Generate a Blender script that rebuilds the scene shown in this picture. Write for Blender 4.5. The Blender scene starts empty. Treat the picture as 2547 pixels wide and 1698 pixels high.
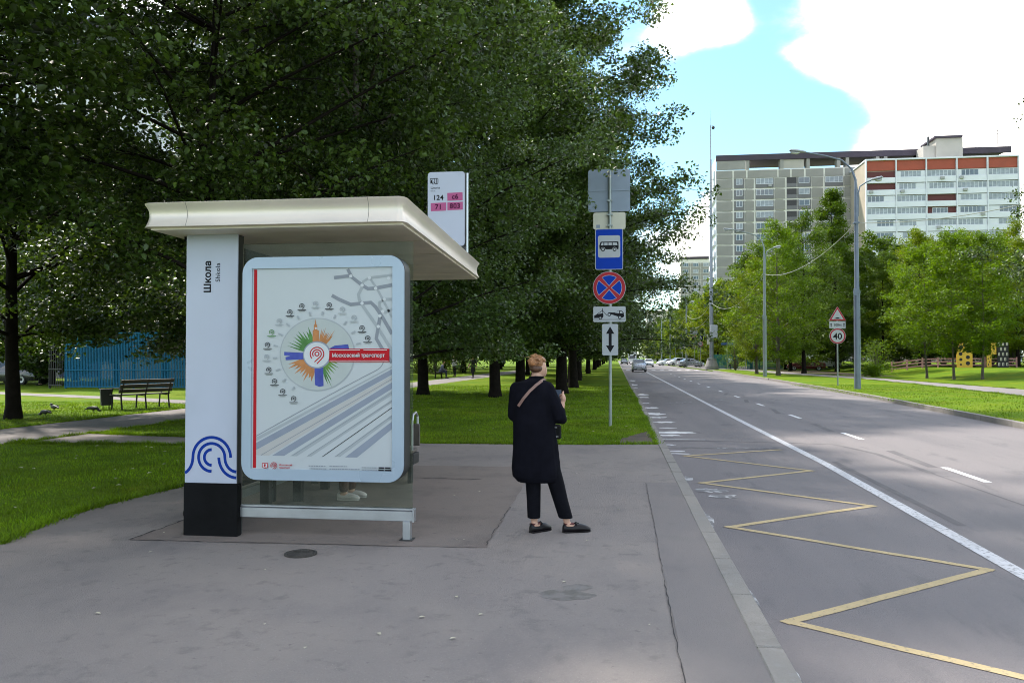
import bpy, bmesh, math, random
import numpy as np
from mathutils import Vector, Matrix, Quaternion

# ------------------------------------------------------------------ camera, sky, sun, exposure
S = bpy.context.scene
COL = S.collection
R = math.radians
PI = math.pi

cam_d = bpy.data.cameras.new('camera')
cam = bpy.data.objects.new('camera', cam_d)
COL.objects.link(cam)
cam_d.sensor_width = 36.0
cam_d.lens = 28.0
cam_d.clip_start = 0.05
cam_d.clip_end = 3000
cam.location = (0, 0, 1.65)
cam.rotation_euler = (R(90 + 1.128), 0, R(7.445))
S.camera = cam

SUN_DIR = Vector((-0.72, 0.69, 0.0)).normalized() * math.cos(R(50)) + Vector((0, 0, math.sin(R(50))))
SUN_STRENGTH = 2.6
SKY_STRENGTH = 0.10
EXPOSURE = 1.5

S.view_settings.view_transform = 'Standard'
S.view_settings.look = 'None'
S.view_settings.gamma = 1.0
S.view_settings.use_curve_mapping = False
S.view_settings.exposure = EXPOSURE

S.cycles.max_bounces = 5
S.cycles.diffuse_bounces = 2
S.cycles.glossy_bounces = 2
S.cycles.transmission_bounces = 4
S.cycles.transparent_max_bounces = 10
S.cycles.filter_width = 1.0
S.cycles.use_adaptive_sampling = True
S.cycles.adaptive_threshold = 0.02
S.cycles.caustics_reflective = False
S.cycles.caustics_refractive = False

W = bpy.data.worlds.new('World')
S.world = W
W.use_nodes = True
wn, wl = W.node_tree.nodes, W.node_tree.links
wn.clear()


def N(nodes, kind, **kw):
    n = nodes.new(kind)
    for k, v in kw.items():
        setattr(n, k, v)
    return n


wo = N(wn, 'ShaderNodeOutputWorld')
wb = N(wn, 'ShaderNodeBackground')
wb.inputs['Strength'].default_value = SKY_STRENGTH
wl.new(wb.outputs[0], wo.inputs[0])
sky = N(wn, 'ShaderNodeTexSky', sky_type='NISHITA')
sky.sun_disc = False
sky.sun_elevation = R(50)
sky.sun_rotation = math.atan2(SUN_DIR.x, SUN_DIR.y)
sky.air_density = 1.0
sky.dust_density = 0.6
sky.ozone_density = 1.0
tc = N(wn, 'ShaderNodeTexCoord')
nrm = N(wn, 'ShaderNodeVectorMath', operation='NORMALIZE')
wl.new(tc.outputs['Generated'], nrm.inputs[0])
# clouds: one field over the whole sky, noise plus the cumulus banks that stand ahead
mp = N(wn, 'ShaderNodeMapping')
mp.inputs['Scale'].default_value = (1.0, 1.0, 1.9)
mp.inputs['Location'].default_value = (3.1, 7.7, 0.4)
wl.new(nrm.outputs[0], mp.inputs['Vector'])
nz = N(wn, 'ShaderNodeTexNoise')
nz.inputs['Scale'].default_value = 5.5
nz.inputs['Detail'].default_value = 8.0
nz.inputs['Roughness'].default_value = 0.58
wl.new(mp.outputs[0], nz.inputs['Vector'])


def wmath(op, a, b):
    m = N(wn, 'ShaderNodeMath', operation=op)
    for i, x in enumerate((a, b)):
        if isinstance(x, (int, float)):
            m.inputs[i].default_value = x
        elif x is not None:
            wl.new(x, m.inputs[i])
    return m.outputs[0]


field = wmath('MULTIPLY_ADD', nz.outputs['Fac'], 1.15)
field.node.inputs[2].default_value = 0.05
CLOUDS = [  # azimuth from +Y towards +X, elevation, angular radius, weight (degrees)
    (23.0, 19.5, 12.5, 0.34), (31.0, 15.0, 11.0, 0.30), (6.2, 22.6, 4.0, 0.36), (9.0, 8.0, 5.5, 0.34), (19.0, 10.0, 6.0, 0.32),
    (28.0, 8.0, 9.0, 0.30), (7.2, 16.6, 5.6, -0.54), (11.2, 15.6, 4.6, -0.46), (14.6, 15.0, 3.1, -0.36), (3.0, 14.0, 5.2, -0.50),
    (10.0, 27.0, 5.2, -0.46), (19.5, 27.2, 5.6, -0.5), (29.0, 27.6, 5.8, -0.5)]
for az, el, r, wgt in CLOUDS:
    c = Vector((math.sin(R(az)) * math.cos(R(el)), math.cos(R(az)) * math.cos(R(el)), math.sin(R(el))))
    dt = N(wn, 'ShaderNodeVectorMath', operation='DOT_PRODUCT')
    wl.new(nrm.outputs[0], dt.inputs[0])
    dt.inputs[1].default_value = c
    mr = N(wn, 'ShaderNodeMapRange', interpolation_type='SMOOTHSTEP')
    mr.inputs['From Min'].default_value = math.cos(R(r))
    mr.inputs['From Max'].default_value = math.cos(R(r * 0.25))
    mr.inputs['To Max'].default_value = wgt
    wl.new(dt.outputs['Value'], mr.inputs['Value'])
    field = wmath('ADD', field, mr.outputs[0])
msk = N(wn, 'ShaderNodeMapRange', interpolation_type='SMOOTHSTEP')
msk.inputs['From Min'].default_value = 0.36
msk.inputs['From Max'].default_value = 0.86
wl.new(field, msk.inputs['Value'])
msk = wmath('MULTIPLY_ADD', wmath('POWER', msk.outputs[0], 2.8), 0.95).node
msk.inputs[2].default_value = 0.02
shade = N(wn, 'ShaderNodeMapRange')
shade.inputs['From Min'].default_value = 0.3
shade.inputs['From Max'].default_value = 0.75
shade.inputs['To Min'].default_value = 0.92
shade.inputs['To Max'].default_value = 1.04
wl.new(nz.outputs['Fac'], shade.inputs['Value'])
cc = N(wn, 'ShaderNodeVectorMath', operation='SCALE')
cc.inputs[0].default_value = (13.8, 13.1, 12.3)
wl.new(shade.outputs[0], cc.inputs['Scale'])
mixc = N(wn, 'ShaderNodeMix', data_type='RGBA')
wl.new(msk.outputs[0], mixc.inputs['Factor'])
tint = N(wn, 'ShaderNodeVectorMath', operation='MULTIPLY')
wl.new(sky.outputs[0], tint.inputs[0])
tint.inputs[1].default_value = (0.72, 1.0, 1.0)   # the pale cyan cast of this sky
wl.new(tint.outputs[0], mixc.inputs['A'])
wl.new(cc.outputs[0], mixc.inputs['B'])
wl.new(mixc.outputs['Result'], wb.inputs['Color'])

sun_d = bpy.data.lights.new('sun', 'SUN')
sun_d.energy = SUN_STRENGTH
sun_d.angle = R(2.5)
sun_d.color = (1.0, 0.94, 0.84)
sun = bpy.data.objects.new('sun', sun_d)
COL.objects.link(sun)
sun.rotation_euler = SUN_DIR.to_track_quat('Z', 'Y').to_euler()
sun.location = (-40, 40, 60)

# ------------------------------------------------------------------ materials


def hexc(h):
    h = h.lstrip('#')
    return tuple(((int(h[i:i + 2], 16) / 255.0) ** 2.2) for i in (0, 2, 4))


MATS = {}


def pm(name, col, rough=0.6, metal=0.0, var=0.12, scale=6.0, bump=0.0, bscale=40.0, spec=0.5, island=0.0, coat=0.0, trans=0.0):
    """principled material with procedural noise variation of colour, roughness and relief"""
    if name in MATS:
        return MATS[name]
    m = bpy.data.materials.new(name)
    m.use_nodes = True
    n, l = m.node_tree.nodes, m.node_tree.links
    b = n['Principled BSDF']
    b.inputs['Metallic'].default_value = metal
    b.inputs['Specular IOR Level'].default_value = spec
    b.inputs['Coat Weight'].default_value = coat
    b.inputs['Coat Roughness'].default_value = 0.08
    t = N(n, 'ShaderNodeTexCoord')
    z = N(n, 'ShaderNodeTexNoise')
    z.inputs['Scale'].default_value = scale
    z.inputs['Detail'].default_value = 5.0
    l.new(t.outputs['Object'], z.inputs['Vector'])
    mr = N(n, 'ShaderNodeMapRange')
    mr.inputs['From Min'].default_value = 0.25
    mr.inputs['From Max'].default_value = 0.75
    mr.inputs['To Min'].default_value = 1.0 - var
    mr.inputs['To Max'].default_value = 1.0 + var
    l.new(z.outputs['Fac'], mr.inputs['Value'])
    fac = mr.outputs[0]
    if island:
        g = N(n, 'ShaderNodeNewGeometry')
        m2 = N(n, 'ShaderNodeMapRange')
        m2.inputs['To Min'].default_value = 1.0 - island
        m2.inputs['To Max'].default_value = 1.0 + island
        l.new(g.outputs['Random Per Island'], m2.inputs['Value'])
        mm = N(n, 'ShaderNodeMath', operation='MULTIPLY')
        l.new(fac, mm.inputs[0])
        l.new(m2.outputs[0], mm.inputs[1])
        fac = mm.outputs[0]
    v = N(n, 'ShaderNodeVectorMath', operation='SCALE')
    v.inputs[0].default_value = col[:3]
    l.new(fac, v.inputs['Scale'])
    l.new(v.outputs[0], b.inputs['Base Color'])
    mrr = N(n, 'ShaderNodeMapRange')
    mrr.inputs['To Min'].default_value = max(0.03, rough - 0.08)
    mrr.inputs['To Max'].default_value = min(1.0, rough + 0.08)
    l.new(z.outputs['Fac'], mrr.inputs['Value'])
    l.new(mrr.outputs[0], b.inputs['Roughness'])
    if bump:
        z2 = N(n, 'ShaderNodeTexNoise')
        z2.inputs['Scale'].default_value = bscale
        z2.inputs['Detail'].default_value = 6.0
        l.new(t.outputs['Object'], z2.inputs['Vector'])
        bp = N(n, 'ShaderNodeBump')
        bp.inputs['Strength'].default_value = bump
        bp.inputs['Distance'].default_value = 0.02
        l.new(z2.outputs['Fac'], bp.inputs['Height'])
        l.new(bp.outputs[0], b.inputs['Normal'])
    if trans:
        tr = N(n, 'ShaderNodeBsdfTranslucent')
        v2 = N(n, 'ShaderNodeVectorMath', operation='MULTIPLY')
        l.new(v.outputs[0], v2.inputs[0])
        v2.inputs[1].default_value = (2.1, 2.0, 0.9)
        l.new(v2.outputs[0], tr.inputs['Color'])
        mx = N(n, 'ShaderNodeMixShader')
        mx.inputs[0].default_value = trans
        l.new(b.outputs[0], mx.inputs[1])
        l.new(tr.outputs[0], mx.inputs[2])
        l.new(mx.outputs[0], n['Material Output'].inputs[0])
    MATS[name] = m
    return m


def ground_mat(name, layers, rough=0.9, bump=0.3, bscale=90.0, speck=None, spec=0.35):
    """surface by world position: base colour, then (colour, noise scale, lo, hi, amount, stretch) patches"""
    m = bpy.data.materials.new(name)
    m.use_nodes = True
    n, l = m.node_tree.nodes, m.node_tree.links
    b = n['Principled BSDF']
    b.inputs['Roughness'].default_value = rough
    b.inputs['Specular IOR Level'].default_value = spec
    g = N(n, 'ShaderNodeNewGeometry')
    cur = N(n, 'ShaderNodeRGB')
    cur.outputs[0].default_value = (*layers[0], 1)
    out = cur.outputs[0]
    for i, (col, sc, lo, hi, amt, st) in enumerate(layers[1:]):
        mpn = N(n, 'ShaderNodeMapping')
        mpn.inputs['Scale'].default_value = st
        mpn.inputs['Location'].default_value = (i * 13.7, i * 5.1, i * 2.3)
        l.new(g.outputs['Position'], mpn.inputs['Vector'])
        z = N(n, 'ShaderNodeTexNoise')
        z.inputs['Scale'].default_value = sc
        z.inputs['Detail'].default_value = 6.0
        z.inputs['Roughness'].default_value = 0.6
        l.new(mpn.outputs[0], z.inputs['Vector'])
        mr = N(n, 'ShaderNodeMapRange', interpolation_type='SMOOTHSTEP')
        mr.inputs['From Min'].default_value = lo
        mr.inputs['From Max'].default_value = hi
        mr.inputs['To Max'].default_value = amt
        l.new(z.outputs['Fac'], mr.inputs['Value'])
        mx = N(n, 'ShaderNodeMix', data_type='RGBA')
        l.new(mr.outputs[0], mx.inputs['Factor'])
        l.new(out, mx.inputs['A'])
        mx.inputs['B'].default_value = (*col, 1)
        out = mx.outputs['Result']
    if speck:
        col, sc, thr = speck
        vo = N(n, 'ShaderNodeTexVoronoi')
        vo.inputs['Scale'].default_value = sc
        l.new(g.outputs['Position'], vo.inputs['Vector'])
        mr = N(n, 'ShaderNodeMapRange')
        mr.inputs['From Min'].default_value = thr
        mr.inputs['From Max'].default_value = thr * 0.6
        l.new(vo.outputs['Distance'], mr.inputs['Value'])
        mx = N(n, 'ShaderNodeMix', data_type='RGBA')
        l.new(mr.outputs[0], mx.inputs['Factor'])
        l.new(out, mx.inputs['A'])
        mx.inputs['B'].default_value = (*col, 1)
        out = mx.outputs['Result']
    l.new(out, b.inputs['Base Color'])
    z2 = N(n, 'ShaderNodeTexNoise')
    z2.inputs['Scale'].default_value = bscale
    z2.inputs['Detail'].default_value = 8.0
    l.new(g.outputs['Position'], z2.inputs['Vector'])
    bp = N(n, 'ShaderNodeBump')
    bp.inputs['Strength'].default_value = bump
    bp.inputs['Distance'].default_value = 0.02
    l.new(z2.outputs['Fac'], bp.inputs['Height'])
    l.new(bp.outputs[0], b.inputs['Normal'])
    MATS[name] = m
    return m


def worn_paint(name, col, lo, hi, under, scale=22.0):
    """road paint worn through to the asphalt in flecks"""
    return ground_mat(name, [col, (under, scale, lo, hi, 0.9, (1, 1, 1)), (tuple(c * 0.72 for c in col), 3.0, 0.4, 0.7, 0.6, (1, 1, 1))],
                      rough=0.75, bump=0.2)


def glass_mat(name, tint, gloss=0.12, dirt=0.05, dirtcol=(0.4, 0.4, 0.36)):
    m = bpy.data.materials.new(name)
    m.use_nodes = True
    n, l = m.node_tree.nodes, m.node_tree.links
    n.remove(n['Principled BSDF'])
    tr = N(n, 'ShaderNodeBsdfTransparent')
    tr.inputs[0].default_value = (*tint, 1)
    gl = N(n, 'ShaderNodeBsdfGlossy')
    gl.inputs['Roughness'].default_value = 0.03
    lw = N(n, 'ShaderNodeLayerWeight')
    lw.inputs['Blend'].default_value = gloss
    mx = N(n, 'ShaderNodeMixShader')
    l.new(lw.outputs['Fresnel'], mx.inputs[0])
    l.new(tr.outputs[0], mx.inputs[1])
    l.new(gl.outputs[0], mx.inputs[2])
    df = N(n, 'ShaderNodeBsdfDiffuse')
    df.inputs[0].default_value = (*dirtcol, 1)
    t = N(n, 'ShaderNodeTexCoord')
    z = N(n, 'ShaderNodeTexNoise')
    z.inputs['Scale'].default_value = 3.0
    z.inputs['Detail'].default_value = 8.0
    l.new(t.outputs['Object'], z.inputs['Vector'])
    mr = N(n, 'ShaderNodeMapRange')
    mr.inputs['From Min'].default_value = 0.3
    mr.inputs['From Max'].default_value = 0.8
    mr.inputs['To Min'].default_value = dirt * 0.5
    mr.inputs['To Max'].default_value = dirt * 2.0
    l.new(z.outputs['Fac'], mr.inputs['Value'])
    mx2 = N(n, 'ShaderNodeMixShader')
    l.new(mr.outputs[0], mx2.inputs[0])
    l.new(mx.outputs[0], mx2.inputs[1])
    l.new(df.outputs[0], mx2.inputs[2])
    l.new(mx2.outputs[0], n['Material Output'].inputs[0])
    MATS[name] = m
    return m


# ------------------------------------------------------------------ mesh helpers
class MB:
    def __init__(s):
        s.v, s.f = [], []

    def add(s, vs, fs):
        o = len(s.v)
        s.v += [tuple(map(float, p)) for p in vs]
        s.f += [tuple(i + o for i in f) for f in fs]
        return s

    def box(s, a, b, bev=0.0):
        x0, y0, z0 = a
        x1, y1, z1 = b
        if bev <= 0:
            return s.add([(x0, y0, z0), (x1, y0, z0), (x1, y1, z0), (x0, y1, z0), (x0, y0, z1), (x1, y0, z1), (x1, y1, z1), (x0, y1, z1)],
                         [(0, 3, 2, 1), (4, 5, 6, 7), (0, 1, 5, 4), (1, 2, 6, 5), (2, 3, 7, 6), (3, 0, 4, 7)])
        c = bev
        vs = []
        for z, k in ((z0, c), (z0 + c, 0), (z1 - c, 0), (z1, c)):
            vs += [(x0 + k + (c if not k else 0), y0 + k, z), (x1 - k - (c if not k else 0), y0 + k, z), (x1 - k, y0 + k + (c if not k else 0), z),
                   (x1 - k, y1 - k - (c if not k else 0), z), (x1 - k - (c if not k else 0), y1 - k, z), (x0 + k + (c if not k else 0), y1 - k, z),
                   (x0 + k, y1 - k - (c if not k else 0), z), (x0 + k, y0 + k + (c if not k else 0), z)]
        fs = [tuple(range(7, -1, -1)), tuple(range(24, 32))]
        for r in range(3):
            for i in range(8):
                j = (i + 1) % 8
                fs.append((r * 8 + i, r * 8 + j, r * 8 + 8 + j, r * 8 + 8 + i))
        return s.add(vs, fs)

    def tube(s, pts, rad, n=8, cap=True):
        pts = [Vector(p) for p in pts]
        if isinstance(rad, (int, float)):
            rad = [rad] * len(pts)
        vs, fs = [], []
        up = Vector((0, 0, 1))
        d0 = (pts[1] - pts[0]).normalized()
        ref = Vector((1, 0, 0)) if abs(d0.dot(up)) > 0.9 else up
        for i, p in enumerate(pts):
            d = (pts[min(i + 1, len(pts) - 1)] - pts[max(i - 1, 0)]).normalized()
            a = d.cross(ref)
            if a.length < 1e-4:
                a = d.cross(Vector((0.3, 1, 0.2)))
            a.normalize()
            b = d.cross(a)
            for k in range(n):
                t = 2 * PI * k / n
                vs.append(p + a * (rad[i] * math.cos(t)) + b * (rad[i] * math.sin(t)))
        for i in range(len(pts) - 1):
            for k in range(n):
                j = (k + 1) % n
                fs.append((i * n + k, i * n + j, i * n + n + j, i * n + n + k))
        if cap:
            fs.append(tuple(range(n)))
            fs.append(tuple(range(len(vs) - 1, len(vs) - n - 1, -1)))
        return s.add(vs, fs)

    def prism(s, pts, a, b, axis='y'):
        """closed 2-D outline (p,q) swept along an axis from a to b; y: (x,z) outline; x: (y,z); z: (x,y)"""
        f = {'y': lambda p, t: (p[0], t, p[1]), 'x': lambda p, t: (t, p[0], p[1]), 'z': lambda p, t: (p[0], p[1], t)}[axis]
        n = len(pts)
        vs = [f(p, a) for p in pts] + [f(p, b) for p in pts]
        fs = [tuple(range(n)), tuple(range(2 * n - 1, n - 1, -1))] + [(i, (i + 1) % n + 0, (i + 1) % n + n, i + n) for i in range(n)]
        return s.add(vs, fs)

    def flat(s, pts, y):
        """flat print facing -Y: outline in (x,z)"""
        ar = sum(pts[i][0] * pts[(i + 1) % len(pts)][1] - pts[(i + 1) % len(pts)][0] * pts[i][1] for i in range(len(pts)))
        if ar < 0:
            pts = pts[::-1]
        return s.add([(p[0], y, p[1]) for p in pts], [tuple(range(len(pts)))])

    def stroke(s, pts, w, y, closed=False):
        """flat line of width w through (x,z) points, facing -Y"""
        n = len(pts)
        L, Rr = [], []
        for i in range(n):
            if closed:
                a, b = pts[i - 1], pts[(i + 1) % n]
            else:
                a, b = pts[max(i - 1, 0)], pts[min(i + 1, n - 1)]
            dx, dz = b[0] - a[0], b[1] - a[1]
            q = math.hypot(dx, dz) or 1
            nx, nz_ = -dz / q * w / 2, dx / q * w / 2
            L.append((pts[i][0] + nx, y, pts[i][1] + nz_))
            Rr.append((pts[i][0] - nx, y, pts[i][1] - nz_))
        fs = [(i, n + i, n + (i + 1) % n, (i + 1) % n) for i in range(n if closed else n - 1)]
        return s.add(L + Rr, fs)

    def lathe(s, prof, n=16, org=(0, 0, 0), axis='z'):
        vs, fs = [], []
        for r, h in prof:
            for k in range(n):
                t = 2 * PI * k / n
                p = (r * math.cos(t), r * math.sin(t), h)
                if axis == 'y':
                    p = (p[0], h, p[1])
                if axis == 'x':
                    p = (h, p[0], p[1])
                vs.append((p[0] + org[0], p[1] + org[1], p[2] + org[2]))
        for i in range(len(prof) - 1):
            for k in range(n):
                j = (k + 1) % n
                fs.append((i * n + k, i * n + j, i * n + n + j, i * n + n + k))
        fs.append(tuple(range(n - 1, -1, -1)))
        fs.append(tuple(range(len(vs) - n, len(vs))))
        return s.add(vs, fs)

    def ell(s, c, r, nu=10, nv=7):
        prof = []
        vs, fs = [], []
        for i in range(nv + 1):
            t = PI * i / nv
            for k in range(nu):
                p = 2 * PI * k / nu
                vs.append((c[0] + r[0] * math.sin(t) * math.cos(p), c[1] + r[1] * math.sin(t) * math.sin(p), c[2] - r[2] * math.cos(t)))
        for i in range(nv):
            for k in range(nu):
                j = (k + 1) % nu
                fs.append((i * nu + k, i * nu + j, i * nu + nu + j, i * nu + nu + k))
        return s.add(vs, fs)

    def loft(s, rings, cap=True):
        n = len(rings[0])
        vs = [p for r in rings for p in r]
        fs = []
        for i in range(len(rings) - 1):
            for k in range(n):
                j = (k + 1) % n
                fs.append((i * n + k, i * n + j, i * n + n + j, i * n + n + k))
        if cap:
            fs.append(tuple(range(n - 1, -1, -1)))
            fs.append(tuple(range(len(vs) - n, len(vs))))
        return s.add(vs, fs)

    def mesh(s, name='m', smooth=False, fix=True):
        me = bpy.data.meshes.new(name)
        me.from_pydata(s.v, [], s.f)
        if fix:
            bm = bmesh.new()
            bm.from_mesh(me)
            bmesh.ops.remove_doubles(bm, verts=bm.verts, dist=1e-5)
            bmesh.ops.recalc_face_normals(bm, faces=bm.faces)
            bm.to_mesh(me)
            bm.free()
        if smooth:
            me.polygons.foreach_set('use_smooth', [True] * len(me.polygons))
        me.update()
        return me


def smooth_angle(me, ang=40):
    me.polygons.foreach_set('use_smooth', [True] * len(me.polygons))
    try:
        me.set_sharp_from_angle(angle=R(ang))
    except Exception:
        pass


def ob(name, me, mat=None, parent=None, loc=None, rot=None, sc=None):
    if isinstance(me, MB):
        me = me.mesh(name)
    o = bpy.data.objects.new(name, me)
    COL.objects.link(o)
    if mat is not None and me is not None and len(me.materials) == 0:
        me.materials.append(mat)
    if parent is not None:
        o.parent = parent
    if loc is not None:
        o.location = loc
    if rot is not None:
        o.rotation_euler = rot
    if sc is not None:
        o.scale = sc if hasattr(sc, '__len__') else (sc, sc, sc)
    return o


def tag(o, label=None, cat=None, group=None, kind=None):
    if label:
        o['label'] = label
    if cat:
        o['category'] = cat
    if group:
        o['group'] = group
    if kind:
        o['kind'] = kind
    return o


def thing(name, label, cat, loc=(0, 0, 0), rz=0.0, group=None, sc=None):
    o = bpy.data.objects.new(name, None)
    COL.objects.link(o)
    o.empty_display_size = 0.3
    o.location = loc
    o.rotation_euler = (0, 0, rz)
    if sc is not None:
        o.scale = sc if hasattr(sc, '__len__') else (sc, sc, sc)
    return tag(o, label, cat, group)


def dup(root, loc=None, rz=None, label=None, group=None, sc=None, parent=None):
    kids = [c for c in root.children]
    r = root.copy()
    COL.objects.link(r)
    r.parent = parent if parent is not None else root.parent
    if loc is not None:
        r.location = loc
    if rz is not None:
        r.rotation_euler = (0, 0, rz)
    if sc is not None:
        r.scale = sc if hasattr(sc, '__len__') else (sc, sc, sc)
    if label:
        r['label'] = label
    if group:
        r['group'] = group
    for c in kids:
        dup(c, parent=r)
    return r


TEXT_CACHE = {}


def text(name, body, size, mat, parent, x, y, z, ry=0.0, bold=0.0, align='LEFT', spacing=1.0, sx=1.0):
    """flat lettering facing -Y, baseline start (or centre) at x,z; turned ry in the plane of the sign"""
    cu = bpy.data.curves.new('t', 'FONT')
    cu.body = body
    cu.size = size
    cu.align_x = align
    cu.offset = bold
    cu.space_character = spacing
    cu.resolution_u = 3
    tmp = bpy.data.objects.new('t', cu)
    COL.objects.link(tmp)
    dg = bpy.context.evaluated_depsgraph_get()
    me = bpy.data.meshes.new_from_object(tmp.evaluated_get(dg))
    bpy.data.objects.remove(tmp)
    bpy.data.curves.remove(cu)
    me.transform(Matrix.Rotation(R(90), 4, 'X') @ Matrix.Diagonal((sx, 1, 1, 1)))
    me.materials.clear()
    o = ob(name, me, mat, parent, (x, y, z), (0, ry, 0))
    return o


def arc(cx, cz, r, a0, a1, n=24):
    return [(cx + r * math.cos(R(a0 + (a1 - a0) * i / n)), cz + r * math.sin(R(a0 + (a1 - a0) * i / n))) for i in range(n + 1)]


def rrect(x0, z0, x1, z1, r, n=5):
    p = []
    for cx, cz, a in ((x1 - r, z1 - r, 0), (x0 + r, z1 - r, 90), (x0 + r, z0 + r, 180), (x1 - r, z0 + r, 270)):
        p += arc(cx, cz, r, a, a + 90, n)
    return p


def lerp(a, b, t):
    return a + (b - a) * t


def sstep(a, b, x):
    t = min(1, max(0, (x - a) / (b - a)))
    return t * t * (3 - 2 * t)


def remesh(name, mb, voxel, it=4, fac=0.5):
    """one continuous skin grown over overlapping solids"""
    me = mb.mesh('tmp', fix=False)
    bm = bmesh.new()
    bm.from_mesh(me)
    bmesh.ops.recalc_face_normals(bm, faces=bm.faces)
    bm.to_mesh(me)
    bm.free()
    o = bpy.data.objects.new('tmp', me)
    COL.objects.link(o)
    m = o.modifiers.new('r', 'REMESH')
    m.mode = 'VOXEL'
    m.voxel_size = voxel
    s = o.modifiers.new('s', 'SMOOTH')
    s.factor = fac
    s.iterations = it
    dg = bpy.context.evaluated_depsgraph_get()
    out = bpy.data.meshes.new_from_object(o.evaluated_get(dg))
    bpy.data.objects.remove(o)
    bpy.data.meshes.remove(me)
    out.name = name
    out.polygons.foreach_set('use_smooth', [True] * len(out.polygons))
    return out


def capsule(mb, a, b, ra, rb, n=10):
    a, b = Vector(a), Vector(b)
    d = (b - a).normalized()
    mb.tube([a - d * ra * 0.85, a - d * ra * 0.5, a, b, b + d * rb * 0.5, b + d * rb * 0.85], [ra * 0.5, ra * 0.85, ra, rb, rb * 0.85, rb * 0.5], n)
    return mb
# ------------------------------------------------------------------ ground, road, pavements


def gh(x, y=0.0):
    """height of the lawn: flat, rising gently beyond the far pavement"""
    return 0.65 * sstep(24, 31, x) if x > 0 else 0.0


RK = [(-20, 8.6), (0, 9.2), (12, 9.6), (21, 10.0), (37, 10.9), (50, 11.35), (67, 11.75), (95, 11.95), (108, 12.0), (150, 10.8), (400, 10.8)]


def rk(y):
    for (a, xa), (b, xb) in zip(RK, RK[1:]):
        if y <= b:
            return lerp(xa, xb, (y - a) / (b - a))
    return RK[-1][1]


KX0, KX1 = 0.785, 0.93
RZ = -0.13

m_lawn = ground_mat('lawn_grass', [(0.095, 0.165, 0.005), ((0.15, 0.19, 0.005), 0.35, 0.42, 0.62, 0.8, (1, 1, 1)), ((0.065, 0.135, 0.004), 1.7, 0.45, 0.68, 0.7, (1, 1, 1)),
                                   ((0.11, 0.13, 0.025), 6.0, 0.55, 0.75, 0.5, (1, 1, 1)), ((0.04, 0.075, 0.006), 25.0, 0.5, 0.75, 0.6, (1, 1, 1))], rough=0.95, bump=0.6, bscale=35, spec=0.1)
m_road = ground_mat('road_asphalt', [(0.205, 0.184, 0.187), ((0.158, 0.144, 0.15), 0.5, 0.42, 0.66, 0.7, (1.6, 0.16, 1)), ((0.20, 0.183, 0.183), 0.22, 0.5, 0.7, 0.6, (1.2, 0.5, 1)),
                                     ((0.09, 0.087, 0.095), 2.6, 0.56, 0.74, 0.5, (1, 0.3, 1)), ((0.30, 0.28, 0.28), 100.0, 0.52, 0.72, 0.4, (1, 1, 1))],
                    rough=0.85, bump=0.6, bscale=110, speck=((0.34, 0.33, 0.33), 60.0, 0.09))
m_pave = ground_mat('pavement_asphalt', [(0.252, 0.220, 0.209), ((0.29, 0.25, 0.228), 0.55, 0.42, 0.66, 0.7, (1, 1, 1)), ((0.178, 0.159, 0.162), 0.9, 0.48, 0.7, 0.65, (1, 0.7, 1)),
                                         ((0.165, 0.147, 0.145), 6.0, 0.54, 0.72, 0.6, (1, 1, 1)), ((0.12, 0.105, 0.105), 19.0, 0.64, 0.72, 0.55, (1, 1, 1)), ((0.36, 0.32, 0.30), 110.0, 0.52, 0.72, 0.35, (1, 1, 1))],
                    rough=0.88, bump=0.6, bscale=120, speck=((0.42, 0.40, 0.37), 38.0, 0.08))
m_slab = ground_mat('brown_asphalt', [(0.225, 0.186, 0.166), ((0.168, 0.138, 0.127), 1.4, 0.45, 0.68, 0.8, (1, 1, 1)), ((0.215, 0.185, 0.168), 3.3, 0.52, 0.7, 0.6, (1, 1, 1)),
                                      ((0.09, 0.078, 0.077), 9.0, 0.6, 0.76, 0.6, (1, 1, 1))], rough=0.9, bump=0.4, bscale=120)
m_strip = ground_mat('strip_asphalt', [(0.215, 0.19, 0.184), ((0.168, 0.15, 0.152), 1.1, 0.45, 0.66, 0.8, (1, 0.4, 1)), ((0.19, 0.175, 0.165), 3.0, 0.55, 0.72, 0.5, (1, 1, 1))],
                     rough=0.88, bump=0.4, bscale=120, speck=((0.25, 0.24, 0.24), 45.0, 0.07))
m_path = ground_mat('path_asphalt', [(0.23, 0.205, 0.20), ((0.175, 0.16, 0.16), 0.8, 0.42, 0.68, 0.7, (1, 1, 1)), ((0.28, 0.25, 0.24), 4.0, 0.55, 0.72, 0.4, (1, 1, 1))], rough=0.9, bump=0.3, bscale=100)
m_kerb = ground_mat('kerb_concrete', [(0.27, 0.248, 0.228), ((0.19, 0.175, 0.165), 1.8, 0.45, 0.7, 0.7, (1, 1, 1)), ((0.32, 0.31, 0.3), 14.0, 0.5, 0.75, 0.4, (1, 1, 1))], rough=0.9, bump=0.45, bscale=90)
m_soil = ground_mat('bare_soil', [(0.12, 0.095, 0.075), ((0.07, 0.055, 0.045), 3.0, 0.45, 0.65, 0.8, (1, 1, 1)), ((0.2, 0.17, 0.14), 9.0, 0.58, 0.75, 0.6, (1, 1, 1))], rough=0.95, bump=0.9, bscale=40)
m_crack = pm('crack_dirt', (0.045, 0.04, 0.04), 0.95, var=0.4, scale=9)
ASPH = (0.13, 0.125, 0.13)
m_white = worn_paint('white_road_paint', (0.60, 0.59, 0.61), 0.50, 0.68, ASPH, 26)
m_white2 = worn_paint('white_road_paint_fresh', (0.70, 0.69, 0.70), 0.58, 0.7, ASPH, 30)
m_faint = worn_paint('faint_white_paint', (0.5, 0.49, 0.5), 0.40, 0.50, ASPH, 7)
m_yellow = worn_paint('yellow_road_paint', (0.52, 0.40, 0.22), 0.55, 0.72, ASPH, 34)

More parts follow.
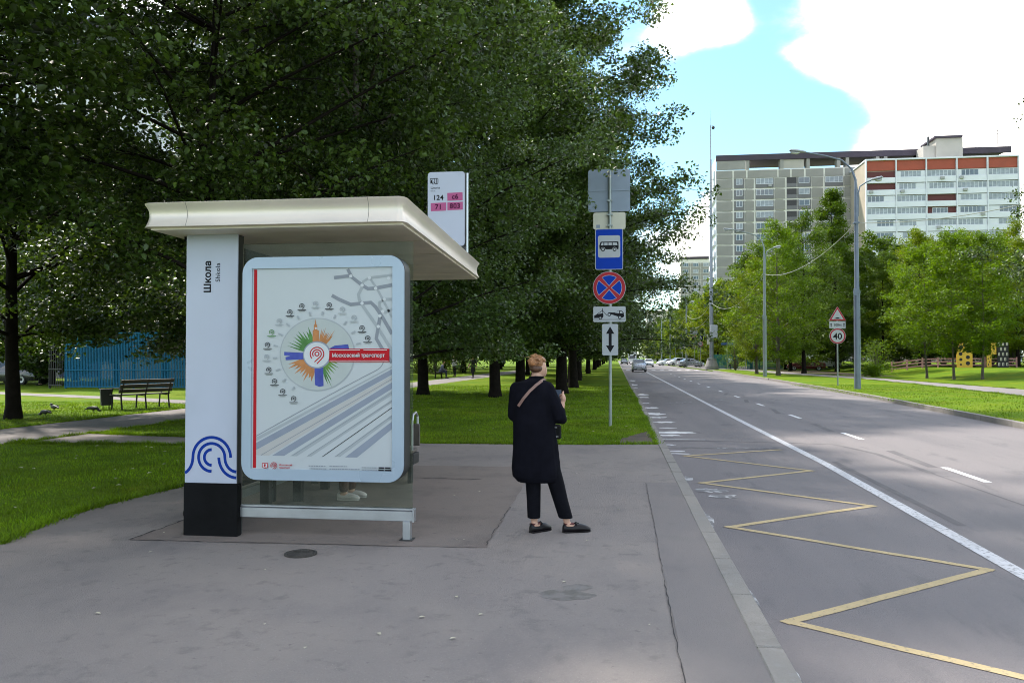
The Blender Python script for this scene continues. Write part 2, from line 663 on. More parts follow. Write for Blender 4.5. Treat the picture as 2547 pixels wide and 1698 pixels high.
# the one ground sheet, dropping under the carriageway between the kerbs
ys = [-60, -20, -8, -2, 2, 6, 10, 14, 18, 22, 27, 33, 40, 48, 57, 67, 80, 95, 115, 140, 180, 240, 330, 500, 900, 1600]
mb = MB()
cols = None
for y in ys:
    xr = rk(y) + 0.08
    row = [(-1500, 0), (-400, 0), (-120, 0), (-60, 0), (-36, 0), (-22, 0), (-12, 0), (-6, 0), (-2, 0), (KX0 + 0.05, 0), (KX0 + 0.05, -0.3), (xr, -0.3), (xr, 0), (xr + 4, 0), (20, 0)] + \
          [(x, gh(x)) for x in (24, 25.4, 26.8, 28.2, 29.6, 31, 40, 60, 120, 400, 1500)]
    cols = len(row)
    mb.v += [(x, y, z) for x, z in row]
for i in range(len(ys) - 1):
    for k in range(cols - 1):
        mb.f.append((i * cols + k, i * cols + k + 1, i * cols + cols + k + 1, i * cols + cols + k))
ground = tag(ob('ground', mb, m_lawn), kind='structure')


def sheet(name, pts, z, mat, parent=None, kind='structure', dz=0.0):
    m = MB()
    m.add([(p[0], p[1], z + (gh(p[0]) if dz else 0)) for p in pts], [tuple(range(len(pts)))])
    o = ob(name, m, mat, parent)
    for p in o.data.polygons:
        if p.normal.z < 0:
            p.flip()
    if parent is None:
        tag(o, kind=kind)
    return o


# carriageway
mb = MB()
ry = [-20, -5, 2, 6, 10, 15, 21, 29, 37, 50, 67, 80, 95, 130, 180, 260, 400]
for y in ry:
    for t in (0, 0.25, 0.5, 0.75, 1):
        mb.v.append((lerp(KX1 - 0.02, rk(y) + 0.03, t), y, RZ))
for i in range(len(ry) - 1):
    for k in range(4):
        mb.f.append((i * 5 + k, i * 5 + k + 1, i * 5 + 6 + k, i * 5 + 5 + k))
road = tag(ob('road', mb, m_road), kind='structure')

# bus stop pavement with the wandering lawn edge on its left
rng = random.Random(4)
left_edge = [(-5.0, -8), (-5.05, 0), (-5.2, 4), (-5.39, 6.4), (-5.6, 7.2), (-5.69, 8), (-5.62, 8.8), (-5.5, 9.6), (-5.55, 11), (-5.7, 12.2), (-6.1, 13.2), (-7.2, 13.9), (-9.0, 14.1), (-11.3, 13.9)]
top_edge = [(-11.3, 15.9), (-9.0, 15.5), (-6.0, 15.0), (-3.85, 14.93), (-1.76, 15.03), (-0.4, 15.14), (0.2, 15.26), (KX0, 15.35)]


def rough_line(pts, step=0.16, amp=0.03, seed=1):
    r = random.Random(seed)
    out = []
    for a, b in zip(pts, pts[1:]):
        n = max(1, int(math.dist(a, b) / step))
        for i in range(n):
            t = i / n
            out.append((lerp(a[0], b[0], t) + r.uniform(-amp, amp), lerp(a[1], b[1], t) + r.uniform(-amp, amp)))
    out.append(pts[-1])
    return out


pv = [(KX0, -8)] + rough_line(left_edge, seed=2) + rough_line(top_edge, seed=3)
pavement = sheet('pavement', pv, 0.004, m_pave)
slab_pts = rough_line([(-4.36, 6.70), (-2.6, 6.76), (-1.12, 6.82), (-1.15, 8.6), (-1.19, 10.4), (-1.3, 11.9), (-4.4, 11.8), (-4.33, 7.6), (-4.36, 6.70)], 0.2, 0.012, 5)
sheet('asphalt_patch', slab_pts, 0.008, m_slab, pavement)
strip_pts = [(0.785, -6)] + rough_line([(0.33, -6), (0.34, 4.5), (0.35, 6.0), (0.37, 8.0), (0.38, 10.6)], 0.12, 0.012, 6) + [(0.785, 10.7)]
sheet('asphalt_strip', strip_pts, 0.0078, m_strip, pavement)


def crack(pts, w, z, seed, parent, name='crack', amp=0.014):
    r = random.Random(seed)
    p = rough_line(pts, 0.07, amp, seed)
    m = MB()
    for i, q in enumerate(p):
        ww = w * r.uniform(0.2, 1.2)
        m.v += [(q[0] - ww / 2, q[1] - ww / 2, z), (q[0] + ww / 2, q[1] + ww / 2, z)]
    m.f += [(2 * i, 2 * i + 1, 2 * i + 3, 2 * i + 2) for i in range(len(p) - 1)]
    o = ob(name, m, m_crack, parent)
    for pl in o.data.polygons:
        if pl.normal.z < 0:
            pl.flip()
    return o


crack([(0.335, 2.0), (0.338, 3.6), (0.34, 4.5), (0.35, 6.0)], 0.009, 0.0092, 7, pavement, amp=.006)
crack([(0.35, 6.2), (0.37, 8.0), (0.38, 10.6)], 0.006, 0.0092, 8, pavement, amp=.005)
crack([(-2.78, 10.63), (-1.81, 10.60)], 0.045, 0.0098, 9, pavement, amp=0.006)
crack([(-4.36, 6.72), (-4.33, 7.6)], 0.026, 0.0098, 10, pavement)
crack([(-4.36, 6.70), (-3.0, 6.75), (-1.9, 6.79)], 0.010, 0.0098, 11, pavement)
crack([(-1.13, 6.9), (-1.16, 8.7)], 0.010, 0.0098, 12, pavement)
crack([(0.2, 10.65), (0.75, 10.72)], 0.008, 0.0098, 13, pavement)
# damp stain near the viewer
m_stain = ground_mat('damp_asphalt', [(0.145, 0.132, 0.118), ((0.2, 0.18, 0.172), 9.0, 0.40, 0.60, 0.95, (1, 1, 1))], rough=0.6, bump=0.25, bscale=120)
st = []
for i in range(40):
    t = 2 * PI * i / 40
    rr = 1 + 0.10 * math.sin(3 * t + 1) + 0.06 * math.sin(7 * t)
    st.append((-0.35 + 0.19 * rr * math.cos(t), 5.55 + 0.115 * rr * math.sin(t)))
sheet('damp_stain', st, 0.0052, m_stain, pavement)
st = []
for i in range(30):
    t = 2 * PI * i / 30
    rr = 1 + 0.14 * math.sin(2 * t + 0.4) + 0.07 * math.sin(5 * t)
    st.append((-0.28 + 0.10 * rr * math.cos(t), 5.74 + 0.09 * rr * math.sin(t)))
sheet('damp_stain', st, 0.0058, m_stain, pavement)

# park paths
pp = rough_line([(-14.2, 2), (-14.1, 12), (-14.0, 17), (-13.8, 24), (-13.5, 36), (-13.2, 49), (-13.0, 70), (-12.8, 85), (-11.8, 120)], 0.7, 0.05, 21) + \
    rough_line([(-9.6, 120), (-10.2, 85), (-10.4, 66), (-10.9, 45), (-11.0, 40), (-11.1, 24), (-11.2, 17), (-11.5, 13.7), (-11.8, 2)], 0.7, 0.05, 22)
path = sheet('park_path', pp, 0.003, m_path)
sheet('side_path', rough_line([(-13.7, 25.4), (-15.4, 26.6), (-20, 29.1), (-27, 32.1), (-34, 35.5), (-34.3, 36.8), (-27.2, 33.5), (-20.2, 30.6), (-15.6, 28.3), (-13.6, 27.2)], 0.6, 0.05, 23), 0.0065, m_path)
far_pave = []
fa = [(10, 14.0), (20, 14.2), (28, 15.2), (35.7, 16.9), (48.5, 17.95), (63.4, 18.3), (84, 16.2), (120, 15.2), (200, 16)]
fb = [(200, 18.2), (120, 17.6), (84, 19.0), (70, 20.6), (55, 20.45), (44.5, 20.6), (34, 20.0), (20, 18.6), (10, 18.0)]
far_pave = sheet('far_pavement', rough_line([(x, y) for y, x in fa], 0.7, 0.04, 24) + rough_line([(x, y) for y, x in fb], 0.7, 0.04, 25), 0.004, m_path)
sheet('driveway', [(11.95, 113), (24, 113), (30, 110), (30, 118), (24, 150), (10.9, 168)], 0.002, m_road)
m_litter = ground_mat('leaf_litter', [(0.075, 0.055, 0.035), ((0.05, 0.06, 0.02), 0.9, 0.45, 0.65, 0.8, (1, 1, 1)), ((0.14, 0.10, 0.05), 8.0, 0.55, 0.72, 0.7, (1, 1, 1))], rough=0.95, bump=0.9, bscale=30)
sheet('bare_ground', rough_line([(19.6, 72), (24.2, 72), (26, 84), (25, 100), (20, 106), (18.6, 92), (19.6, 72)], 0.8, 0.2, 26), 0.0045, m_litter)
sheet('dirt_patch', rough_line([(0.05, 15.35), (KX0 + 0.02, 15.4), (KX0 + 0.02, 18.2), (0.62, 17.8), (0.3, 16.9), (0.1, 16.3), (0.05, 15.35)], 0.1, 0.03, 27), 0.0035, m_soil)

# kerbs: every stone by itself as far as they can be told apart, then one long run
rng = random.Random(11)
mb = MB()
mb.box((KX0 + 0.004, -8, -0.29), (KX1 - 0.004, 62, -0.02))
mb.box((KX0, 62.0, -0.29), (KX1, 330, 0.004))
kerb = tag(ob('kerb', mb, m_kerb), kind='structure')
stone = MB().box((KX0, 0.0, -0.2), (KX1, 0.985, 0.014), 0.008).mesh('kerb_stone')
stone.materials.append(m_kerb)
for i in range(64):
    ob('kerb_stone', stone, None, kerb, (rng.uniform(-.004, .004), -2.3 + i * 1.0, rng.uniform(-.006, .004)), (rng.uniform(-.002, .002), rng.uniform(-.006, .006), rng.uniform(-.002, .002)))
mb = MB()
seg = [62, 80, 95, 108]
for a, b in zip(seg, seg[1:]):
    mb.add([(rk(a), a, -.2), (rk(a) + .15, a, -.2), (rk(a) + .15, a, .02), (rk(a), a, .02), (rk(b), b, -.2), (rk(b) + .15, b, -.2), (rk(b) + .15, b, .02), (rk(b), b, .02)],
           [(0, 1, 2, 3), (7, 6, 5, 4), (3, 2, 6, 7), (0, 3, 7, 4), (1, 5, 6, 2)])
far_kerb = tag(ob('far_kerb', mb, m_kerb), kind='structure')
stone2 = MB().box((0, 0.0, -0.2), (0.15, 0.985, 0.02), 0.008).mesh('far_kerb_stone')
stone2.materials.append(m_kerb)
y = 9.0
while y < 61.5:
    a = math.atan2(rk(y + 1) - rk(y), 1.0)
    ob('kerb_stone', stone2, None, far_kerb, (rk(y), y, rng.uniform(-.006, .006)), (0, 0, -a))
    y += 1.0 * math.cos(a)
m_drain = pm('drain_dark', (0.02, 0.02, 0.02), 0.9)  # even dark colour of the drain grate
ob('drain_grate', MB().box((-0.012, 0, -0.1), (0.16, 0.5, 0.023), 0.004), m_drain, far_kerb, (rk(63.2), 63.2, 0))

# painted markings (parts of the road)
RM = RZ + 0.004


def rline(name, pts, w, mat, z=RM):
    m = MB()
    n = len(pts)
    for i, p in enumerate(pts):
        a, b = pts[max(i - 1, 0)], pts[min(i + 1, n - 1)]
        d = Vector((b[0] - a[0], b[1] - a[1], 0)).normalized()
        nn = Vector((-d.y, d.x, 0)) * w / 2
        m.v += [(p[0] - nn.x, p[1] - nn.y, z), (p[0] + nn.x, p[1] + nn.y, z)]
    m.f += [(2 * i, 2 * i + 1, 2 * i + 3, 2 * i + 2) for i in range(n - 1)]
    o = ob(name, m, mat, road)
    for pl in o.data.polygons:
        if pl.normal.z < 0:
            pl.flip()
    return o


rline('lane_line', [(3.18, -4), (3.25, 3), (3.30, 7), (3.46, 13.9), (3.45, 22), (3.45, 32), (3.5, 50), (3.55, 78), (3.7, 130)], 0.15, m_white)
for i in range(13):
    y0 = 12.15 + 5.98 * i
    x = 5.24 + 0.006 * (y0 - 12)
    rline('lane_dash', [(x, y0), (x + .01, y0 + 1.55)], 0.12, m_white2)
rline('lane_dash', [(5.18, 6.2), (5.2, 7.7)], 0.12, m_white2)
# old dark scars of removed dashes beside the new ones
m_scar = ground_mat('milled_asphalt', [(0.125, 0.115, 0.12), ((0.16, 0.148, 0.15), 5.0, 0.45, 0.65, 0.7, (1, .4, 1))], rough=0.9, bump=0.3)
for i, (y0, ln) in enumerate(((13.7, 2.3), (19.9, 2.4), (26.0, 2.2), (32.4, 2.0), (38.6, 2.0))):
    rline('milled_strip', [(5.08 + .03 * (i % 2), y0), (5.0 + .012 * y0, y0 + ln)], 0.16, m_scar, RM - 0.0015)
rline('milled_strip', [(3.62, 9.0), (3.68, 14.2)], 0.10, m_scar, RM - 0.0015)
rline('repair_seam', [(0.95, 17.2), (2.2, 17.35), (3.4, 17.2), (4.4, 17.0), (4.75, 15.5), (4.8, 13)], 0.12, m_scar, RM - 0.0018)
rline('repair_seam', [(4.8, 13), (4.85, 10.5), (4.9, 7.0)], 0.035, m_scar, RM - 0.0018)
# yellow zigzag of the stop
zig = [(2.246, 4.798), (1.157, 5.589), (3.081, 7.169), (1.177, 8.611), (3.03, 10.035), (1.199, 11.557), (3.019, 13.014), (1.239, 14.667), (3.103, 15.861)]
zig = [(3.12, 4.15)] + zig[1:]
mz = MB()
for a, b in zip(zig, zig[1:]):
    a, b = Vector((*a, 0)), Vector((*b, 0))
    d = (b - a).normalized()
    nn = Vector((-d.y, d.x, 0)) * 0.043
    e = 0.05
    pts = rough_line([tuple((a - d * e)[:2]), tuple((b + d * e)[:2])], 0.25, 0.006, int(a.y * 10))
    o = len(mz.v)
    for p in pts:
        mz.v += [(p[0] - nn.x, p[1] - nn.y, RM), (p[0] + nn.x, p[1] + nn.y, RM)]
    mz.f += [(o + 2 * i, o + 2 * i + 1, o + 2 * i + 3, o + 2 * i + 2) for i in range(len(pts) - 1)]
    RM += 0.0004
RM = RZ + 0.004
zo = ob('zigzag_marking', mz, m_yellow, road)
for pl in zo.data.polygons:
    if pl.normal.z < 0:
        pl.flip()
rline('thin_line', [(1.0, 15.95), (3.2, 16.0)], 0.05, m_faint, RM + 0.004)
rline('thin_line', [(1.0, 17.65), (1.9, 17.6)], 0.07, m_white2)
# worn flakes of old kerb-side paint
r = random.Random(3)
for k, (x, y, sx, sy) in enumerate(((1.2, 18.5, .3, .22), (1.35, 19.2, .5, .3), (1.25, 20.4, .24, .12), (1.3, 22.2, .34, .26), (1.22, 23.9, .3, .3), (1.2, 25.4, .36, .5), (1.2, 28.4, .3, .5),
                                   (1.12, 31.2, .22, .3), (1.2, 35.8, .3, .6), (1.22, 38.2, .42, .9), (1.15, 52, .3, 1.2), (1.1, 47, .2, .6), (1.2, 61, .3, 1.2), (1.08, 16.5, .14, .1), (1.14, 15.4, .2, .1), (1.15, 15.0, .22, .08),
                                   (1.25, 10.9, .22, .2), (1.38, 10.5, .2, .16), (1.03, 11.9, .08, .3), (0.99, 9.0, .06, .5), (0.985, 6.1, .05, .35), (0.975, 4.6, .05, .3))):
    m = MB()
    pts = []
    for i in range(18):
        t = 2 * PI * i / 18
        q = r.uniform(0.55, 1.15)
        pts.append((x + sx * q * math.cos(t), y + sy * q * math.sin(t), RM))
    m.add(pts, [tuple(range(18))])
    ob('paint_flake', m, m_faint if k > 15 else m_white2, road)
# faded lettering and symbols far up the lanes
for i, (x, y, ln) in enumerate(((1.9, 31.6, .7), (2.3, 32.4, .5), (2.7, 32.2, .6), (3.1, 31.2, .7), (4.0, 34.2, .5), (6.7, 46.5, .4), (7.3, 46.6, .5), (7.9, 46.3, .4), (8.5, 46.2, .5))):
    rline('faded_marking', [(x, y), (x + ln * .6, y + r.uniform(-.3, .3)), (x + ln, y + r.uniform(-.2, .2))], 0.14, m_faint)
for i in range(9):
    x = 1.6 + i * 1.15
    rline('crossing_bar', [(x, 108), (x, 112)], 0.5, m_white2)
# manhole cover: small utility lid in front of the shelter
m_iron = pm('cast_iron', (0.075, 0.068, 0.062), 0.7, 0.5, 0.35, 18, 0.4, 60)
t = thing('utility_cover', 'small round iron utility cover in the pavement before the shelter', 'cover', (-2.62, 6.41, 0.004))
ob('rim', MB().lathe([(.135, 0), (.135, .012), (.118, .016), (.112, .010)], 28), m_iron, t)
ob('lid', MB().lathe([(.108, 0.001), (.108, .012), (.10, .014)], 24), m_iron, t)
for x0, y0 in ((-.045, .03), (.03, .04)):
    ob('lug', MB().box((x0 - .03, y0 - .012, .013), (x0 + .03, y0 + .012, .024), .003), m_iron, t)

# ------------------------------------------------------------------ grass blades, fallen leaves
m_blade = pm('grass_blade', (0.112, 0.19, 0.004), 0.55, var=0.5, scale=0.9, island=0.55, spec=0.25, trans=0.25)


def pip(x, y, poly):
    c = np.zeros(x.shape, bool)
    n = len(poly)
    for i in range(n):
        x0, y0 = poly[i]
        x1, y1 = poly[i - 1]
        if y0 == y1:
            continue
        c ^= ((y0 > y) != (y1 > y)) & (x < (x1 - x0) * (y - y0) / (y1 - y0) + x0)
    return c


def blades(name, boxes, seed, avoid):
    rg = np.random.default_rng(seed)
    V, F = [], []
    off = 0
    for x0, x1, y0, y1, dens, h, w in boxes:
        n = int((x1 - x0) * (y1 - y0) * dens)
        x = rg.uniform(x0, x1, n)
        yy = rg.uniform(y0, y1, n)
        ok = np.ones(n, bool)
        for poly in avoid:
            ok &= ~pip(x, yy, poly)
        x, yy = x[ok], yy[ok]
        n = len(x)
        patch = 0.7 + 0.3 * np.sin(x * 1.7 + 1) * np.sin(yy * 1.3) + 0.25 * np.sin(x * 5.1) * np.sin(yy * 4.3 + 2)
        hh = h * rg.uniform(0.4, 1.15, n) * np.clip(patch, .3, 1.3)
        a = rg.uniform(0, 2 * PI, n)
        l = rg.uniform(0.1, 0.75, n) * hh
        b = rg.uniform(0, 2 * PI, n)
        zz = np.array([gh(q) for q in x]) if x1 > 10 else np.zeros(n)
        ca, sa = np.cos(a) * w / 2, np.sin(a) * w / 2
        p0 = np.stack([x - ca, yy - sa, zz], 1)
        p1 = np.stack([x + ca, yy + sa, zz], 1)
        p2 = np.stack([x + l * np.cos(b), yy + l * np.sin(b), zz + hh], 1)
        V.append(np.stack([p0, p1, p2], 1).reshape(-1, 3))
        F.append(np.arange(n * 3).reshape(-1, 3) + off)
        off += n * 3
    for e_ in EDGE:
        V.append(e_)
        F.append(np.arange(len(e_)).reshape(-1, 3) + off)
        off += len(e_)
    V = np.concatenate(V)
    F = np.concatenate(F)
    me = bpy.data.meshes.new(name)
    me.vertices.add(len(V))
    me.vertices.foreach_set('co', V.ravel())
    me.loops.add(len(F) * 3)
    me.loops.foreach_set('vertex_index', F.ravel())
    me.polygons.add(len(F))
    me.polygons.foreach_set('loop_start', np.arange(len(F)) * 3)
    me.update()
    me.validate()
    return me


fpv = [(x, y) for y, x in fa] + [(x, y) for y, x in fb]
g_avoid = [pv, pp, fpv, [(0.05, 15.35), (0.8, 15.3), (0.8, 18.2), (.62, 17.8), (.3, 16.9), (.1, 16.3)]]
def edge_tufts(lines, seed, dens, h, w):
    """ragged longer blades where the lawn meets the paving"""
    rg_ = np.random.default_rng(seed)
    out = []
    for pts in lines:
        for (xa, ya), (xb, yb) in zip(pts, pts[1:]):
            n_ = int(math.dist((xa, ya), (xb, yb)) * dens)
            t_ = rg_.uniform(0, 1, n_)
            k_ = .5 + .5 * np.sin(t_ * 9 + xa * 7) * np.sin(t_ * 23 + ya * 5)
            j_ = rg_.normal(0, .035, (n_, 2)) * (.5 + k_)[:, None]
            x_, y_ = xa + (xb - xa) * t_ + j_[:, 0], ya + (yb - ya) * t_ + j_[:, 1]
            hh_ = h * rg_.uniform(.4, 1.2, n_) * (.45 + k_)
            a_ = rg_.uniform(0, 2 * PI, n_)
            b_ = rg_.uniform(0, 2 * PI, n_)
            l_ = hh_ * rg_.uniform(.3, 1.1, n_)
            z_ = np.zeros(n_)
            out.append(np.stack([np.stack([x_ - np.cos(a_) * w / 2, y_ - np.sin(a_) * w / 2, z_], 1), np.stack([x_ + np.cos(a_) * w / 2, y_ + np.sin(a_) * w / 2, z_], 1),
                                 np.stack([x_ + l_ * np.cos(b_), y_ + l_ * np.sin(b_), hh_], 1)], 1).reshape(-1, 3))
    return np.concatenate(out)


EDGE = [edge_tufts([left_edge[3:]], 3, 900, .075, .011), edge_tufts([top_edge], 4, 700, .075, .012), edge_tufts([[(x, y) for y, x in fa[1:6]], [(x, y) for y, x in fb[2:6]]], 6, 120, .07, .03),
        edge_tufts([[(-14.1, 12), (-14.0, 17), (-13.8, 24), (-13.5, 30)], [(-11.1, 24), (-11.2, 17), (-11.5, 13.7)]], 7, 260, .07, .02), edge_tufts([[(KX0 - .03, 15.6), (KX0 - .03, 40)]], 8, 260, .06, .014)]
gm = blades('grass', [(-11.5, -5.0, 5.5, 14.2, 1100, .055, .010), (-13, -2.5, 14.0, 20, 550, .06, .013), (-2.5, .78, 15, 21, 1000, .06, .011), (-8, .78, 20, 30, 330, .065, .018),
                      (-22, -13.8, 14, 27, 260, .065, .018), (-11, .78, 30, 46, 110, .07, .028), (10.2, 20, 19, 50, 60, .06, .03)], 5, g_avoid)
gm.materials.append(m_blade)
tag(ob('grass', gm), 'short green lawn grass beside the pavement and path', 'grass', kind='stuff')

m_dry = pm('dry_leaf', (0.46, 0.42, 0.32), 0.7, var=0.35, scale=1.5, island=0.35)
rg = random.Random(8)
mb = MB()
for _ in range(240):
    z = rg.random()
    if z < 0.62:
        x, y = rg.uniform(-9, 0.6), rg.uniform(15.4, 42)
    elif z < 0.85:
        x, y = rg.uniform(-11, -5.8), rg.uniform(6.5, 13.6)
    else:
        x, y = rg.uniform(10.6, 15), rg.uniform(24, 60)
    s = rg.uniform(.02, .045)
    a = rg.uniform(0, 6.28)
    h = .03 + rg.uniform(0, .03)
    mb.add([(x + s * math.cos(a), y + s * math.sin(a), h), (x + .6 * s * math.cos(a + 1.6), y + .6 * s * math.sin(a + 1.6), h + .012), (x - s * math.cos(a), y - s * math.sin(a), h + .004),
            (x - .6 * s * math.cos(a + 1.6), y - .6 * s * math.sin(a + 1.6), h + .014)], [(0, 1, 2, 3)])
tag(ob('leaf_scatter', mb, m_dry), 'pale dry leaves scattered over the lawn grass', 'leaves', kind='stuff')
leafm = MB().add([(-.03, 0, .003), (-.012, .016, .012), (.012, .018, .009), (.034, .002, .004), (.01, -.017, .011), (-.014, -.014, .008)], [(0, 1, 2, 3), (0, 3, 4, 5)]).mesh('fallen_leaf')
leafm.materials.append(m_dry)
for i, (x, y) in enumerate(((-1.42, 7.05), (-1.36, 7.08), (-1.22, 4.95), (-1.09, 5.4), (-.86, 5.05), (-1.4, 4.62), (-0.38, 5.86), (.02, 8.7), (-1.65, 9.6), (-.35, 12.2), (-.55, 11.3), (-3.3, 4.75), (-2.15, 4.7), (-.26, 7.2),
                            (-1.75, 4.35), (-.95, 4.6), (-4.2, 7.0), (-1.9, 9.3), (-.9, 8.2), (-3.9, 6.3), (-2.7, 5.9), (.2, 5.0))):
    o = ob('fallen_leaf', leafm, None, None, (x, y, 0.0085 + (0.004 if -4.4 < x < -1.1 and y > 6.7 else 0)), (0, 0, i * 1.7), (rg.uniform(.35, .75),) * 3)
    tag(o, 'small pale dry leaf lying on the grey pavement', 'leaf', 'dry leaves on the pavement')
# ------------------------------------------------------------------ bus shelter
m_shell = pm('shelter_white_panel', (0.47, 0.50, 0.62), 0.35, var=0.05, scale=2.0)
m_black = pm('black_plinth', (0.006, 0.006, 0.007), 0.7, spec=.12, var=0.4, scale=6, bump=0.15, bscale=20)
m_dgrey = pm('dark_grey_metal', (0.06, 0.06, 0.063), 0.5, 0.6)
m_alu = pm('brushed_aluminium', (0.52, 0.54, 0.58), 0.35, 0.85, 0.1, 5)
m_fascia = pm('satin_roof_metal', (0.76, 0.67, 0.59), 0.34, 0.35, 0.08, 1.4)
m_soffit = pm('soffit_board', (0.80, 0.70, 0.58), 0.5, 0.0, 0.14, 2.5)
m_frame = pm('light_blue_frame', (0.36, 0.44, 0.55), 0.3, 0.15, 0.05, 2)
m_poster = pm('poster_paper', (0.47, 0.50, 0.535), 0.35, var=0.03, scale=2, coat=0.12)
m_ink = pm('black_print', (0.012, 0.012, 0.016), 0.6, spec=0.15, var=0.1)
m_navy = pm('blue_print', (0.004, 0.035, 0.28), 0.6, spec=0.15, var=0.05)
m_red = pm('red_print', (0.45, 0.012, 0.02), 0.6, spec=0.15, var=0.05)
m_whitep = pm('white_print', (0.58, 0.60, 0.63), 0.6, spec=0.15, var=0.03)
m_grey1 = pm('slate_print', (0.26, 0.29, 0.36), 0.6, spec=0.15, var=0.05)
m_grey2 = pm('pale_grey_print', (0.36, 0.39, 0.42), 0.6, spec=0.15, var=0.04)
m_grey3 = pm('metro_grey_print', (0.25, 0.27, 0.31), 0.6, spec=0.15, var=0.05)
m_salmon = pm('salmon_print', (0.46, 0.45, 0.45), 0.6, spec=0.15, var=0.03)
m_greenp = pm('green_print', (0.09, 0.22, 0.07), 0.6, spec=0.15, var=0.3, scale=14)
m_lgreen = pm('leaf_green_print', (0.14, 0.27, 0.06), 0.6, spec=0.15, var=0.2, scale=14)
m_orange = pm('orange_print', (0.46, 0.20, 0.08), 0.6, spec=0.15, var=0.25, scale=14)
m_bluep = pm('royal_blue_print', (0.07, 0.09, 0.36), 0.6, spec=0.15, var=0.2, scale=14)
m_disc = pm('cream_disc_print', (0.44, 0.475, 0.475), 0.6, spec=0.15, var=0.04)
m_pink = pm('pink_print', (0.46, 0.11, 0.26), 0.6, spec=0.15, var=0.04)
m_glass = glass_mat('shelter_glass', (0.80, 0.84, 0.78), 0.16, 0.06, (0.36, 0.37, 0.33))
m_galv0 = pm('joint_grey', (0.16, 0.145, 0.13), 0.7)  # grey of the joint lines in the roof edge
m_wood = pm('bench_board', (0.10, 0.085, 0.075), 0.6, var=0.3, scale=7)

B = Vector((-2.9, 6.95, 0))
sh = thing('bus_shelter', 'white bus shelter with metal canopy, glass end wall and lit-box poster', 'bus shelter', B)


def wp(name, mb, mat, t=sh, smooth=None):
    o = ob(name, mb, mat, t, tuple(-t.location))
    if smooth:
        smooth_angle(o.data, smooth)
    return o


def sp(name, mb, mat, part, smooth=None):
    o = ob(name, mb, mat, part)
    if smooth:
        smooth_angle(o.data, smooth)
    return o


PX0, PX1 = -3.965, -3.458
pil = wp('pillar', MB().box((PX0 + .004, 6.962, 0.006), (PX1 - .004, 7.075, 2.784), .004), m_dgrey)
sp('front_panel', MB().box((PX0, 6.945, 0.49), (PX1, 6.96, 2.80), .003), m_shell, pil)
sp('plinth_cover', MB().box((PX0 - .004, 6.935, 0.004), (PX1 + .012, 6.9595, 0.486), .003), m_black, pil)
sp('plinth_side', MB().box((PX1 + .001, 6.961, 0.004), (PX1 + .012, 7.02, 0.486), .002), m_black, pil)
sp('hinge_knob', MB().lathe([(.0, -.02), (.022, -.02), (.026, 0), (.02, .03), (.0, .03)], 10, (PX0 - .012, 6.99, .2), 'z'), m_black, pil)


def q2(x, y):
    return (PX0 + (x - 65) * .001237, .49 + (985 - y) * .001237)


wv = MB()
YP = 6.9425
sw = 22 * .001237


def S2(pts, w=sw):
    wv.stroke([q2(*p) for p in pts], w, YP)


def parc(cx, cy, r, a0, a1, n=28):
    return [(cx + r * math.cos(R(a)), cy - r * math.sin(R(a))) for a in [a0 + (a1 - a0) * i / n for i in range(n + 1)]]


def bez(a, b, c, d, n=12):
    return [tuple(a[k] * (1 - t) ** 3 + 3 * b[k] * t * (1 - t) ** 2 + 3 * c[k] * t * t * (1 - t) + d[k] * t ** 3 for k in (0, 1)) for t in [i / n for i in range(n + 1)]]


S2(bez((68, 912), (105, 890), (128, 850), (130, 793)) + parc(279, 793, 149, 180, 0)[1:])
S2(parc(279, 793, 104, 270, 0)[0:] + bez((383, 793), (385, 850), (420, 893), (474, 897))[1:])
S2(parc(279, 793, 58, 270, 90))
S2(bez((335, 793), (338, 870), (390, 938), (474, 941)))
sp('wave_emblem', wv, m_navy, pil)
text('stop_name', 'Школа', .092, m_ink, pil, -3.722, YP, 2.245, -R(90), 0.0030, spacing=1.02)
text('stop_name', 'Shkola', .063, m_ink, pil, -3.632, YP, 2.345, -R(90), .0004, spacing=1.06)

# canopy: concave metal edge running round, boards beneath
RX0, RX1, RY0, RY1, ZS = -4.185, -1.775, 6.57, 11.5, 2.81
prof = [(0.0, 2.806), (-0.008, 2.822), (-0.026, 2.86), (-0.036, 2.90), (-0.034, 2.945), (-0.016, 2.985), (0.0, 3.005), (0.004, 3.016), (-0.01, 3.022), (-0.10, 3.024)]
rings = []
for off, z in prof:
    rr = 0.085 + off
    rings.append([(p[0] - (.20 * (p[1] - RY0) / 4.9 if p[0] > -3 else 0), p[1], z) for p in rrect(RX0 - off, RY0 - off, RX1 + off, RY1 + off, max(rr, .03), 8)])
roof = wp('roof', MB().loft(rings), m_fascia, smooth=35)
for x in (RX1 - .33, RX0 + .42):
    jm = MB()
    jm.v += [(x + dx, RY0 - off - .0015, z) for off, z in prof[:8] for dx in (-.0018, .0018)]
    jm.f += [(2 * i, 2 * i + 1, 2 * i + 3, 2 * i + 2) for i in range(7)]
    sp('fascia_joint', jm, m_galv0, roof)
for i in range(5):
    y0 = RY0 + .06 + i * .972
    ya, yb = y0, y0 + .945
    xe = lambda y_: RX1 - .035 - .2 * (y_ - RY0) / 4.9
    sp('soffit_panel', MB().prism([(RX0 + .06, ya), (xe(ya), ya), (xe(yb), yb), (RX0 + .06, yb)], 2.785, 2.8055, 'z'), m_soffit, roof)
wp('roof_beam', MB().box((-3.93, 7.2, 2.66), (-3.85, 11.3, 2.784)), m_dgrey)
wp('bracket', MB().box((-4.03, 7.02, 2.745), (-3.955, 7.12, 2.784)), m_black)

